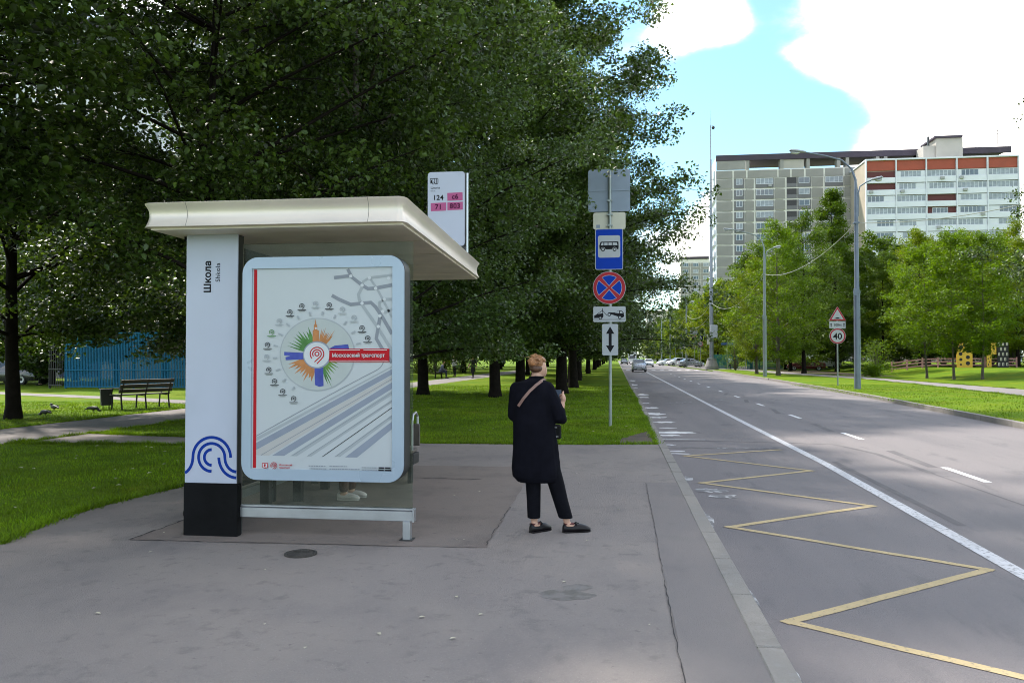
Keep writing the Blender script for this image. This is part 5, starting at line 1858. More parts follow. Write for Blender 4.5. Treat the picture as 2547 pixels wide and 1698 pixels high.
def car(label, loc, rz, paint, kind='sedan', group=None):
    t = thing('car', label, 'car', loc, rz, group)
    P = PROFILES[kind]
    rings = []
    for x, zb, zm, zl, zt, w, wt in P:
        rings.append([(x, -w * .93, zb), (x, -w, lerp(zb, zm, .5)), (x, -w, zm), (x, -w * .965, zl), (x, -wt, zt - .02), (x, -wt * .8, zt), (x, wt * .8, zt), (x, wt, zt - .02), (x, w * .965, zl), (x, w, zm), (x, w, lerp(zb, zm, .5)), (x, w * .93, zb)])
    bd = ob('body', MB().loft(rings), paint, t)
    smooth_angle(bd.data, 38)

    def at(x):
        for a, b_ in zip(P, P[1:]):
            if x <= b_[0]:
                k = (x - a[0]) / (b_[0] - a[0])
                return [lerp(a[i], b_[i], k) for i in range(7)]
        return list(P[-1])

    def side(x, s_, sgn):
        _, zb, zm, zl, zt, w, wt = at(x)
        return (x, sgn * (lerp(w * .965, wt, s_) + .012), lerp(zl, zt - .02, s_))
    cab = [i for i, p in enumerate(P) if p[4] - p[3] > .35]
    x0, x1 = P[cab[0]][0], P[cab[-1]][0]
    xr, xf = P[cab[0] - 1][0], P[cab[-1] + 1][0]
    for sgn in (-1, 1):
        for a0, a1, b0, b1 in ((lerp(xr, x0, .55), -.32, x0 + .05, -.32), (-.26, lerp(x1, xf, .55), -.26, x1 + .06)):
            m = MB()
            m.add([side(a0, .1, sgn), side(a1, .1, sgn), side(b1, .86, sgn), side(b0, .86, sgn)], [(0, 1, 2, 3)])
            ob('side_window', m, m_cglass, t)

    def top(x, f):
        _, zb, zm, zl, zt, w, wt = at(x)
        return (x, f * wt * .86, zt + .014)
    ob('windscreen', MB().add([top(x1 + .07, -1), top(x1 + .07, 1), top(xf - .07, 1.08), top(xf - .07, -1.08)], [(0, 1, 2, 3)]), m_cglass, t)
    ob('rear_window', MB().add([top(x0 - .06, -1), top(x0 - .06, 1), top(xr + .09, 1.05), top(xr + .09, -1.05)], [(0, 1, 2, 3)]), m_cglass, t)
    fx, rx = P[-1][0], P[0][0]
    for sgn in (-1, 1):
        for wx in (fx - .82, rx + .80):
            wh = ob('wheel', MB().lathe([(.2, -.1), (.30, -.1), (.32, -.07), (.32, .07), (.30, .1), (.2, .1)], 18, (0, 0, 0), 'y'), m_tyre, t, (wx, sgn * .76, .32))
            ob('rim', MB().lathe([(.03, .0), (.19, .012 * sgn), (.2, 0.0)], 14, (0, sgn * .095, 0), 'y'), m_rim, wh)
        ob('headlamp', MB().ell((fx - .13, sgn * .55, .655), (.11, .15, .07), 10, 6), m_lampw, t)
        ob('tail_lamp', MB().ell((rx + .07, sgn * .60, .80), (.07, .13, .08), 10, 6), m_lampr, t)
        ob('mirror', MB().ell((x1 + .42, sgn * .97, .99), (.06, .10, .07), 8, 6), m_trim, t)
    ob('grille', MB().box((fx - .04, -.36, .49), (fx + .012, .36, .57), .01), m_trim, t)
    ob('front_bumper', MB().box((fx - .1, -.62, .27), (fx + .02, .62, .41), .03), m_trim, t)
    ob('number_plate', MB().box((fx + .021, -.26, .36), (fx + .03, .26, .47)), m_plate, t)
    ob('number_plate', MB().box((rx - .018, -.26, .58), (rx - .006, .26, .69)), m_plate, t)
    ob('rear_bumper', MB().box((rx - .02, -.66, .33), (rx + .12, .66, .5), .03), m_trim, t)
    return t


m_silver = pm('silver_car_paint', (0.42, 0.45, 0.52), 0.28, 0.6, coat=0.6)
m_wcar = pm('white_car_paint', (0.72, 0.73, 0.75), 0.3, coat=0.6)
m_dcar = pm('dark_car_paint', (0.035, 0.033, 0.04), 0.25, 0.3, coat=0.8)
m_gcar = pm('grey_car_paint', (0.32, 0.33, 0.37), 0.28, 0.4, coat=0.6)
m_rcar = pm('dark_red_car_paint', (0.13, 0.02, 0.025), 0.28, 0.3, coat=0.6)
car('grey hatchback driving towards the viewer in the near lane', (2.75, 98.0, RZ), R(-90), m_gcar, 'hatch')
car('silver sedan leaving the side drive behind the sign cluster', (12.3, 136, 0.003), R(18), m_silver)
car('white hatchback parked left of the silver sedan', (11.6, 156, 0.003), R(205), m_wcar, 'hatch')
car('white sedan parked behind the white hatchback', (10.8, 172, RZ), R(200), m_wcar)
car('white sedan following behind the grey hatchback', (5.9, 148, RZ), R(-90), m_wcar)
car('small distant car far down the near lane', (1.9, 190, RZ), R(-90), m_dcar)
car('dark sedan parked at far left behind the big trunk', (-36.3, 44.2, 0.0), R(-8), m_dcar)
car('dark red car parked among the trunks right of the second lamp', (23.2, 102, 0.0), R(170), m_rcar)
car('white car half hidden by trunks behind the speed sign', (25.5, 104, 0.3), R(10), m_wcar)
tk = thing('truck', 'grey box truck far down the road', 'truck', (4.5, 226, RZ), R(-90))
ob('cargo_box', MB().box((-3.2, -1.15, .9), (.9, 1.15, 3.2), .04), pm('grey_box_paint', (.42, .44, .42), .5), tk)
cb = ob('cab', MB().prism([(1.0, .5), (2.7, .5), (2.75, 1.2), (2.4, 2.3), (1.0, 2.35)], -1.0, 1.0, 'y'), m_wcar, tk)
ob('windscreen', MB().add([(2.76, -.85, 1.3), (2.76, .85, 1.3), (2.45, .8, 2.2), (2.45, -.8, 2.2)], [(0, 1, 2, 3)]), m_cglass, cb)
for wx in (1.9, -1.9):
    for sgn in (-1, 1):
        ob('wheel', MB().lathe([(.2, -.13), (.44, -.13), (.46, 0), (.44, .13), (.2, .13)], 14, (0, 0, 0), 'y'), m_tyre, tk, (wx, sgn * .88, .46))

# ------------------------------------------------------------------ street lamps, mast, cables
m_post = pm('grey_blue_lamp_paint', (0.17, 0.20, 0.26), 0.45, 0.3, 0.15, 2)
m_postg = pm('pale_green_lamp_paint', (0.23, 0.27, 0.27), 0.5, 0.3, 0.12, 2)
m_lhead = pm('lamp_head_shell', (0.36, 0.38, 0.41), 0.4, 0.4)
m_lens = pm('lamp_lens_glass', (0.66, 0.68, 0.70), 0.15)
m_cable = pm('pale_cable', (0.42, 0.42, 0.36), 0.6)


def lamp_head(parent, p, d, L=.75):
    d = Vector(d).normalized()
    s = d.cross(Vector((0, 0, 1))).normalized()
    u = s.cross(d)
    p = Vector(p)
    rings = []
    for k, w, h in ((0, .05, .045), (.2, .09, .065), (.55, .15, .085), (.9, .13, .07), (1.0, .06, .03)):
        c = p + d * (k * L)
        rings.append([tuple(c + s * (w * math.cos(t)) + u * (h * math.sin(t) + .03)) for t in [2 * PI * i / 12 for i in range(12)]])
    o = ob('lamp_head', MB().loft(rings), m_lhead, parent)
    smooth_angle(o.data, 50)
    rings = []
    for k, w, h in ((.36, .08, .03), (.55, .125, .09), (.85, .11, .08), (.94, .06, .03)):
        c = p + d * (k * L) - u * .03
        rings.append([tuple(c + s * (w * math.cos(t)) + u * (h * (math.sin(t) - .4))) for t in [PI + PI * i / 8 for i in range(9)]])
    ob('lamp_lens', MB().loft(rings), m_lens, o)


def lamp(label, x, y, mat=m_post, group='street lamps on the far verge', s=1.0):
    t = thing('street_lamp', label, 'street lamp', (x, y, 0), 0, group, s)
    o = ob('pole', MB().tube([(0, 0, -.1), (0, 0, .06), (0, 0, 5.0), (0, 0, 5.02), (0, 0, 5.2), (0, 0, 8.6), (0, 0, 10.4)], [.165, .165, .155, .155, .12, .105, .085], 14), mat, t)
    smooth_angle(o.data, 40)
    ob('collar', MB().lathe([(.10, 4.95), (.172, 4.95), (.172, 5.12), (.10, 5.12)], 14), mat, t)
    ob('service_box', MB().box((-.2, -.17, 4.85), (-.05, -.12, 5.2), .01), mat, t)
    a = [(0, 0, 10.3), (-.02, 0, 10.9), (-.22, 0, 11.5), (-.7, 0, 11.95), (-1.5, 0, 12.2), (-2.5, 0, 12.42)]
    ob('road_arm', MB().tube(a, [.07, .06, .05, .045, .04, .038], 10), mat, t)
    lamp_head(t, a[-1], (-1, 0, .13), .85)
    bpts = [(.10, 0, 9.0), (.12, 0, 10.2), (.2, 0, 10.55), (.5, 0, 10.75), (.75, 0, 10.85)]
    ob('path_arm', MB().tube([(0, 0, 9.05)] + bpts, .035, 8), mat, t)
    lamp_head(t, bpts[-1], (1, 0, .22), .6)
    ob('bracket', MB().box((-.14, -.14, 8.6), (.14, .14, 8.68), .01), mat, t)
    cp = [(-.16 + .14 * math.sin(k * .45), -.05, 8.35 + .22 * math.cos(k * .45)) for k in range(15)]
    ob('cable_coil', MB().tube(cp, .012, 5), m_cable, t)
    return t


lamp('nearest tall street lamp on the far verge, right of the speed sign', 12.44, 43.4)
lamp('second street lamp, beside the bushy green tree', 12.43, 69.3, m_postg)
for i, (x, y) in enumerate(((11.6, 135), (11.4, 172), (11.5, 206))):
    lamp('distant street lamp beyond the tall mast', x, y, m_postg)


def cable(pts_a, pts_b, sag, label, r=.018, group='cables strung between the street lamps'):
    a, b_ = Vector(pts_a), Vector(pts_b)
    p = []
    for i in range(25):
        t = i / 24
        q_ = a.lerp(b_, t)
        q_.z -= sag * 4 * t * (1 - t)
        p.append(q_)
    o = ob('overhead_cable', MB().tube(p, r, 6), m_cable)
    return tag(o, label, 'cable', group)


cable((12.44, 43.4, 8.64), (12.43, 69.3, 8.64), .95, 'sagging pale cable between the two nearest street lamps')
cable((12.44, 43.4, 8.64), (24.2, 38.6, 10.4), .75, 'dark cable from the nearest lamp to the right edge', .022)
cable((12.43, 69.3, 8.64), (12.6, 108.5, 8.9), 1.7, 'sagging cable from the second lamp to the tall mast')
cable((12.6, 108.5, 8.9), (11.6, 135, 8.64), 1.3, 'upper sagging cable just beyond the tall mast')
cable((12.6, 108.5, 7.6), (11.6, 135, 7.0), 1.2, 'lower sagging cable just beyond the tall mast')
cable((11.6, 135, 8.64), (11.4, 172, 8.64), 1.6, 'distant sagging cable between the farther lamps')
cable((11.6, 135, 7.0), (11.4, 172, 6.6), 1.5, 'lower distant sagging cable between the farther lamps')

mt = thing('telecom_mast', 'very tall grey telecom mast with flared concrete base beside the road', 'mast', (12.6, 108.5, 0))
o = ob('base', MB().lathe([(.92, -.05), (.9, .4), (.66, 1.1), (.58, 1.35)], 20), pm('mast_concrete', (.24, .23, .22), .9, bump=.3), mt)
ob('flange', MB().lathe([(.62, 1.36), (.62, 1.5), (.4, 1.52)], 20), m_galv, mt)
o = ob('shaft', MB().tube([(0, 0, 1.4), (0, 0, 12), (0, 0, 12.1), (0, 0, 22), (0, 0, 22.1), (0, 0, 28), (0, 0, 28.1), (0, 0, 32.6)], [.27, .23, .2, .18, .15, .13, .08, .06], 14), pm('mast_paint', (.26, .28, .31), .5, .4), mt)
smooth_angle(o.data, 40)
ob('spike', MB().tube([(0, 0, 32.6), (0, 0, 34.6)], [.025, .012], 6), m_galv, mt)
ob('equipment_cabinet', MB().box((-.2, -.62, 4.2), (.72, -.36, 5.9), .03), pm('cabinet_grey', (.45, .48, .53), .5), mt)
ob('small_cabinet', MB().box((-.62, -.45, 3.3), (-.33, -.2, 4.6), .02), pm('cabinet_cream', (.5, .5, .42), .5), mt)
for z in (13, 19, 24.5):
    ob('antenna', MB().box((.36, -.12, z), (.52, .12, z + 1.9), .02), m_galv, mt)
    ob('antenna_bracket', MB().box((.1, -.03, z + .8), (.36, .03, z + .9)), m_galv, mt)
ob('camera_unit', MB().ell((.35, 0, 32.3), (.22, .22, .24), 10, 7), m_dgrey, mt)
ob('camera_arm', MB().tube([(0, 0, 32.5), (.35, 0, 32.55)], .03, 6), m_galv, mt)

# ------------------------------------------------------------------ small signs along the far side


def simple_post(label, x, y, h, name='sign_post'):
    t = thing(name, label, 'sign post', (x, y, 0))
    ob('pole', MB().tube([(0, 0, -.1), (0, 0, h)], .045, 8), m_galv, t)
    return t


def sq(cx, cz, a, b_=None):
    b_ = b_ or a
    return rrect(cx - a / 2, cz - b_ / 2, cx + a / 2, cz + b_ / 2, .04, 3)


t = simple_post('post with pedestrian crossing sign on yellow-green square', 12.5, 172, 5.6)
s = Sign(t, 'crossing_sign', sq(0, 4.9, 1.3), rim=m_syel)
s.ink('blue_field', m_sblue, [sq(0, 4.9, .95)]).ink('white_triangle', m_swhite, [[(0, 5.28), (-.4, 4.52), (.4, 4.52)]])
s.ink('walking_figure', m_ink, [disc(0, 5.08, .06, 10)], [([(0, 5.02), (0, 4.82), (.14, 4.58)], .08), ([(0, 4.82), (-.14, 4.58)], .08), ([(-.12, 4.85), (.12, 4.92)], .06)])
t = simple_post('post with blue parking sign and white plate', 12.7, 156, 4.6)
s = Sign(t, 'parking_sign', sq(0, 4.2, .95))
s.ink('blue_field', m_sblue, [sq(0, 4.2, .88)]).text('P', .85, m_swhite, 0, 3.9, .02)
Sign(t, 'plate', sq(0, 3.45, .9, .4)).ink('plate_mark', m_grey3, (), [([(-.3, 3.45), (.3, 3.45)], .06)])
t = simple_post('post with big white board over no stopping and tow plates', 12.75, 133, 6.6)
s = Sign(t, 'white_board', rrect(-.72, 5.35, .72, 6.5, .04, 3))
s.ink('board_text', m_grey3, (), [([(-.6, 6.3 - .2 * i), (.55 - .1 * (i % 2), 6.3 - .2 * i)], .08) for i in range(5)])
s = Sign(t, 'no_stopping_sign', disc(0, 4.8, .42))
s.ink('red_field', m_sred, [disc(0, 4.8, .4)]).ink('blue_field', m_sblue, [disc(0, 4.8, .3)]).ink('red_cross', m_sred, (), [([(-.25, 4.55), (.25, 5.05)], .09), ([(-.25, 5.05), (.25, 4.55)], .09)])
Sign(t, 'tow_plate', sq(0, 4.15, .85, .4)).ink('tow_mark', m_ink, (), [([(-.35, 4.1), (-.05, 4.15)], .14), ([(.05, 4.2), (.35, 4.1)], .14)])
Sign(t, 'arrow_plate', sq(0, 3.5, .42, .8)).ink('arrow', m_ink, [[(0, 3.82), (.12, 3.65), (.04, 3.65), (.04, 3.35), (.12, 3.35), (0, 3.18), (-.12, 3.35), (-.04, 3.35), (-.04, 3.65), (-.12, 3.65)]])
t = simple_post('post with second small parking sign between the sign boards', 13.1, 131, 4.9)
Sign(t, 'parking_sign', sq(0, 4.6, .7)).ink('blue_field', m_sblue, [sq(0, 4.6, .64)]).text('P', .6, m_swhite, 0, 4.38, .015)
Sign(t, 'plate', sq(0, 4.02, .7, .36)).ink('plate_mark', m_ink, (), [([(-.2, 4.02), (.2, 4.02)], .1)])
t = simple_post('post with hump sign on yellow-green square and round 20 limit', 12.9, 125.5, 5.2)
s = Sign(t, 'hump_sign', sq(0, 4.65, 1.0), rim=m_syel)
s.ink('black_field', m_ink, [sq(0, 4.65, .78)]).ink('white_hump', m_swhite, [[(-.3, 4.38), (0, 4.95), (.3, 4.38), (0, 4.48)]])
s = Sign(t, 'speed_limit_sign', disc(0, 3.72, .4))
s.ink('red_ring', m_sred, [disc(0, 3.72, .385)]).ink('white_field', m_swhite, [disc(0, 3.72, .31)]).text('20', .42, m_ink, 0, 3.57, .01)
t = simple_post('slim post with crossed blue street name plates', 14.75, 109.5, 3.7, 'street_name_post')
for a in (.25, -.5):
    ob('name_plate', MB().box((-.85, -.015, 3.28), (.85, .015, 3.58), .004), pm('street_name_blue', (.05, .11, .32), .4), t, (0, .02 * (a > 0), 0), (0, 0, a))
for i, (x, y, h) in enumerate(((16.9, 108, 2.6), (17.8, 107.5, 5.4))):
    o = thing('barrier_post', ['short pale post beside the green fence', 'thin pale pole with bent top beside the green fence'][i], 'post', (x, y, 0))
    ob('shaft', MB().tube([(0, 0, -.05), (0, 0, h)] + ([(.05, 0, h + .15), (.5, 0, h + .25)] if i else []), .05, 8), m_galv, o)
    ob('foot', MB().lathe([(.14, 0), (.14, .04), (.06, .06)], 10), m_galv, o)

# ------------------------------------------------------------------ fences
m_teal = pm('teal_fence_paint', (0.012, 0.16, 0.17), 0.5, var=0.2, scale=1)
m_bluef = pm('blue_fence_paint', (0.008, 0.125, 0.25), 0.6, 0.0, 0.25, .8, spec=.2)


def bar_fence(name, label, a, b_, h, sp_, bw, mat, post_every, z0=.06, rails=(.15, .9), rz=None):
    a, b_ = Vector((*a, 0)), Vector((*b_, 0))
    L = (b_ - a).length
    ang = math.atan2(b_.y - a.y, b_.x - a.x)
    t = thing(name, label, 'fence', (a.x, a.y, gh(a.x)), ang)
    bar = MB().box((-bw / 2, -.012, z0), (bw / 2, .012, h)).mesh('bar')
    bar.materials.append(mat)
    post = MB().box((-.04, .014, -.1), (.04, .094, h + .06), .004).mesh('post')
    post.materials.append(mat)
    n = int(L / sp_)
    for i in range(n + 1):
        ob('bar', bar, None, t, (i * sp_, 0, 0))
    k = 0
    while k * post_every <= L + .01:
        ob('post', post, None, t, (k * post_every, 0, 0))
        k += 1
    for f in rails:
        ob('rail', MB().box((0, -.045, h * f - .025), (L, -.014, h * f + .025)), mat, t)
    return t


bar_fence('metal_fence', 'tall blue sports-ground fence of close vertical bars', (-28.8, 38.6), (-16.5, 38.9), 2.95, .085, .05, m_bluef, 1.9, rails=(.03, .33, .985))
bar_fence('metal_fence', 'teal picket fence behind the tall mast', (13.4, 112.5), (16.6, 112.5), 2.0, .11, .085, m_teal, 1.6)
bar_fence('metal_fence', 'teal picket fence right of the fence gap', (17.6, 111), (22.2, 110.5), 2.05, .11, .085, m_teal, 1.6)
bar_fence('metal_railing', 'low dark railing left of the blue fence', (-29.8, 38.7), (-28.95, 38.6), 2.3, .14, .03, m_dgrey, 1.1, rails=(.08, .45, .97))

# playground
m_pinkw = pm('faded_red_wood', (0.34, 0.17, 0.15), 0.75, var=0.2, scale=3)
m_yell = pm('yellow_play_panel', (0.62, 0.36, 0.02), 0.5, var=0.08, scale=1)
m_hole = pm('dark_panel_hole', (0.02, 0.018, 0.018), 0.8)
m_cream2 = pm('cream_play_panel', (0.62, 0.56, 0.44), 0.6)
pf = thing('playground_fence', 'low faded red wooden fence round the playground', 'fence', (26.7, 82, gh(26.7)))
for i in range(9):
    x = i * 1.42
    z = gh(26.7 + x) - gh(26.7)
    ob('post', MB().box((x - .06, -.06, z - .1), (x + .06, .06, z + 1.0), .01), m_pinkw, pf)
    if i < 8:
        z2 = gh(26.7 + x + 1.42) - gh(26.7)
        for zz in (.25, .55, .85):
            ob('rail', MB().prism([(x + .065, z + zz - .06), (x + 1.355, z2 + zz - .06), (x + 1.355, z2 + zz + .06), (x + .065, z + zz + .06)], -.03, .01, 'y'), m_pinkw, pf)
cw = thing('climbing_wall', 'yellow playground climbing wall with round dark holes', 'climbing wall', (33.2, 81.3, gh(33.2)))
ob('panel', MB().prism([(-.78, 0), (.62, 0), (.62, 2.35), (-.45, 2.35), (-.62, 2.1), (-.72, 1.6), (-.82, 1.1)], 0, .06, 'y'), m_yell, cw)
for x, z, r_ in ((-.42, 1.95, .2), (-.45, 1.32, .17), (-.43, .78, .14), (-.43, .3, .09), (.2, 2.05, .11), (.2, 1.55, .14), (.2, 1.0, .18), (.2, .42, .19)):
    ob('hole', MB().prism(disc(x, z, r_, 16), -.012, .004, 'y'), m_hole, cw)
cp = thing('play_panel', 'chequered cream and dark play panel beside yellow squares', 'play panel', (36.6, 81.3, gh(36.6)))
ob('panel', MB().box((-.55, 0, 0), (.45, .05, 2.4), .01), m_hole, cp)
for i in range(5):
    for j in range(3):
        x = -.42 + j * .36 + (.18 if i % 2 else 0)
        if x > .4:
            continue
        ob('square', MB().stroke([(x - .05, .2 + i * .48), (x + .07, .2 + i * .48), (x + .07, .46 + i * .48), (x - .05, .46 + i * .48)], .05, -.012, True), m_cream2, cp)
yp = thing('play_panel', 'pair of yellow square play panels left of the chequered panel', 'play panel', (35.6, 81.3, gh(35.6)))
ob('panel', MB().box((-.1, 0, 1.25), (.36, .05, 2.4), .01), m_yell, yp)
ob('panel', MB().box((-.5, 0, 0.05), (-.08, .05, 1.2), .01), m_yell, yp)
for x, z in ((.06, 2.05), (.18, 1.75), (-.38, .85), (-.24, .55), (-.36, .3)):
    ob('hole', MB().box((x - .04, -.012, z - .07), (x + .04, -.001, z + .07)), m_hole, yp)
gp_ = thing('goal_frame', 'pale grey metal frame at the right edge of the playground', 'frame', (38.6, 80, gh(38.6)))
for x in (0, 1.1):
    ob('post', MB().tube([(x, 0, -.05), (x, 0, 2.9)], .06, 8), m_galv, gp_)
ob('crossbar', MB().tube([(0, 0, 2.55), (1.1, 0, 2.6)], .045, 8), m_galv, gp_)

# ------------------------------------------------------------------ park furniture and birds
m_bmet = pm('black_bench_metal', (0.014, 0.013, 0.013), 0.5, .4)
m_slat = pm('dark_bench_slat', (0.028, 0.022, 0.019), 0.6, var=0.3, scale=6)


def bench(label, loc, rz):
    t = thing('park_bench', label, 'bench', loc, rz)
    for x in (-.85, 0, .85):
        ob('leg', MB().tube([(x, -.28, -.02), (x, -.22, .42), (x, .20, .44), (x, .24, -.02)], .026, 6).tube([(x, -.22, .42), (x, -.38, .95)], .024, 6), m_bmet, t)
    for i in range(4):
        ob('seat_slat', MB().box((-.95, -.2 + i * .11, .45), (.95, -.11 + i * .11, .485), .006), m_slat, t)
    for i in range(3):
        y = -.25 - .05 * i
        ob('back_slat', MB().prism([(y - .015, .53 + .15 * i), (y + .02, .54 + .15 * i), (y - .015, .65 + .15 * i), (y - .05, .64 + .15 * i)], -.95, .95, 'x'), m_slat, t)
    for x in (-.9, .9):
        ob('armrest', MB().tube([(x, -.3, .66), (x, .1, .68), (x, .22, .46)], .02, 6), m_bmet, t)
    return t


bench('dark slatted park bench seen from behind beside the path', (-15.2, 23.95, 0), R(68))
bench('park bench under the seated man by the far path', (-13.75, 61.0, 0), R(-75))
bt = thing('litter_bin', 'small dark square litter bin beside the slatted bench', 'bin', (-16.0, 23.35, 0), R(40), None, (.72, .72, .85))
ob('bin_body', MB().prism([(-.2, .16), (.2, .16), (.24, .74), (-.24, .74)], -.2, .2, 'y'), m_bmet, bt)
ob('bin_rim', MB().box((-.26, -.22, .742), (.26, .22, .77), .005), m_bmet, bt)
for x in (-.12, .12):
    ob('foot', MB().tube([(x, 0, -.02), (x, 0, .17)], .02, 6), m_bmet, bt)
m_crow = pm('crow_feathers', (0.018, 0.018, 0.02), 0.5, var=.4, scale=20)
m_crowg = pm('crow_grey_feathers', (0.04, 0.04, 0.042), 0.6)


def crow(label, x, y, rz, peck):
    t = thing('bird', label, 'bird', (x, y, .0), rz, 'dark birds on the lawn', .8)
    b = MB()
    b.ell((0, 0, .17), (.16, .075, .075), 12, 8)
    hz, hx = (.09, .22) if peck else (.27, .17)
    capsule(b, (.10, 0, .18), (hx - .03, 0, hz), .055, .045)
    b.ell((hx, 0, hz), (.05, .042, .042), 10, 7)
    capsule(b, (hx + .04, 0, hz - .005), (hx + .10, 0, hz - .02 - .03 * peck), .016, .004, 6)
    capsule(b, (-.12, 0, .17), (-.30, 0, .14), .045, .025)
    for s_ in (-1, 1):
        capsule(b, (-.01, .03 * s_, .12), (.0, .035 * s_, .02), .018, .008, 6)
        capsule(b, (.0, .035 * s_, .015), (.05, .035 * s_, .012), .009, .006, 6)
    ob('body', remesh('body', b, .01, 2), m_crow, t)
    for s_ in (-1, 1):
        ob('wing', MB().ell((-.06, .066 * s_, .185), (.17, .02, .05), 10, 6), m_crowg, t)
    return t


crow('dark bird standing on the sunny lawn left of the bench', -17.0, 22.3, R(160), 0)
crow('dark bird pecking in the grass near the big left trunk', -15.75, 20.3, R(170), 1)
crow('dark bird pecking near the foot of the litter bin', -15.4, 21.9, R(10), 1)
# ------------------------------------------------------------------ buildings
m_panel = pm('grey_beige_panel', (0.275, 0.262, 0.245), 0.85, var=0.14, scale=.25, bump=.2, bscale=3)
m_panelL = pm('light_panel', (0.40, 0.37, 0.33), 0.85, var=0.1, scale=.3)
m_seam = pm('sealed_joint', (0.66, 0.63, 0.58), 0.85, var=0.15, scale=.5)
m_spand = pm('grey_spandrel', (0.16, 0.155, 0.165), 0.8, var=0.1)
m_wfr = pm('white_window_frame', (0.62, 0.64, 0.68), 0.5, var=.05)
m_wgl = pm('window_glass', (0.09, 0.11, 0.14), 0.08, var=.35, scale=.35, spec=.8)
m_wgl2 = pm('curtained_window', (0.26, 0.28, 0.32), 0.25, var=.3, scale=.8)
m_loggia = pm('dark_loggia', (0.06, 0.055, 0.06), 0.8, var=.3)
m_bwhite = pm('white_balcony_panel', (0.66, 0.67, 0.72), 0.7, var=.07, scale=.3)
m_brick = pm('red_roof_recess', (0.34, 0.075, 0.045), 0.8, var=.12, scale=.5)
m_maroon = pm('maroon_loggia', (0.11, 0.03, 0.03), 0.8, var=.2)
m_roofd = pm('purple_roof_felt', (0.055, 0.042, 0.06), 0.8, var=.2, scale=.4)
m_ac = pm('ac_unit_grey', (0.33, 0.33, 0.33), 0.6)
m_beige = pm('beige_side_panel', (0.40, 0.34, 0.27), 0.85, var=.1, scale=.3)

ST = 2.84
bl = thing('apartment_building', 'long grey panel apartment block with white balcony wing and red roof recesses', 'apartment block', (25.5, 208, 0))


def bp(name, mb_, mat, par=None):
    o = ob(name, mb_, mat, par or bl)
    if par is None:
        o.location = (-25.5, -208, 0)
    return o


PANEL_CACHE = {}


def panel(w, h, mat, x, z, y, par=None, name='wall_panel', d=.10):
    k = (round(w, 2), round(h, 2), mat.name, d)
    if k not in PANEL_CACHE:
        me = MB().box((0, 0, 0), (w, d, h), .02).mesh('wall_panel')
        me.materials.append(mat)
        PANEL_CACHE[k] = me
    base = Vector((25.5, 208, 0)) if par is None else Vector((0, 0, 0))
    return ob(name, PANEL_CACHE[k], None, par or bl, tuple(Vector((x, y, z)) - base))


WCACHE = {}


def window(par, x, z, y, w, h, n, gl, base, name='window'):
    k = (round(w, 2), round(h, 2), n)
    if k not in WCACHE:
        m = MB()
        f = .09
        m.box((0, -.04, 0), (w, .04, f)).box((0, -.04, h - f), (w, .04, h))
        for i in range(n + 1):
            xx = i * (w - f) / n
            m.box((xx, -.039, f), (xx + f, .039, h - f))
        me = m.mesh('window')
        me.materials.append(m_wfr)
        pane = MB().box((.02, -.012, .02), (w - .02, .012, h - .02)).mesh('pane')
        WCACHE[k] = (me, pane)
    me, pane = WCACHE[k]
    o = ob(name, me, None, par, tuple(Vector((x, y, z)) - Vector(base)))
    p = ob('pane', pane, None, o)
    if len(pane.materials) == 0:
        pane.materials.append(gl)
    p.material_slots[0].link = 'OBJECT'
    p.material_slots[0].material = gl
    return o


rw = random.Random(9)
bp('wall_core', MB().box((25.6, 208.12, 0), (96, 221, 49.3)), m_seam)
BASE = (25.5, 208, 0)
colsL = [(25.6, 4.3, None), (29.98, 2.62, (1.6, 2)), (32.68, 2.5, None), (35.26, 4.6, (4.2, 4)), (39.94, 2.9, None), (42.92, 2.5, 'log'), (45.5, 3.4, (2.6, 2)), (48.98, 3.1, None), (52.16, 4.6, (4.2, 4)), (56.84, 2.6, None), (59.52, 4.4, (3.6, 3)), (64.0, 8.0, None)]
for r_ in range(16):
    z0 = 46.0 + 1.3 - ST * (r_ + 1) + .12
    hh_ = ST - .36
    for ci, (x, w, k) in enumerate(colsL):
        if z0 < 1 and k:
            continue
        if k is None:
            panel(w - .36, hh_ - .08, m_panel, x, z0, 208.0)
            panel(w - .9, .14, m_panel, x + .2, z0 + hh_ + .07, 208.03)
        else:
            if k == 'log':
                panel(w - .06, 1.0, m_spand, x, z0, 208.0)
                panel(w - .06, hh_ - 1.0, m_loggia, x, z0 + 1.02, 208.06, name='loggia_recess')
            else:
                ww, n = k
                panel(w - .10, .95, m_spand, x, z0, 208.0)
                gl = rw.choice((m_wgl, m_wgl, m_wgl2, m_wgl2))
                side_ = (w - .10 - ww) / 2
                panel(max(side_, .08), hh_ - .97, m_spand, x, z0 + .97, 208.0)
                panel(max(side_, .08), hh_ - .97, m_spand, x + side_ + ww, z0 + .97, 208.0)
                window(bl, x + side_, z0 + .97, 208.05, ww, hh_ - .97, n, gl, BASE)
                if rw.random() < .3:
                    panel(.8, .55, m_ac, x + rw.uniform(0, w - 1), z0 + .2, 207.6, name='air_conditioner', d=.35)
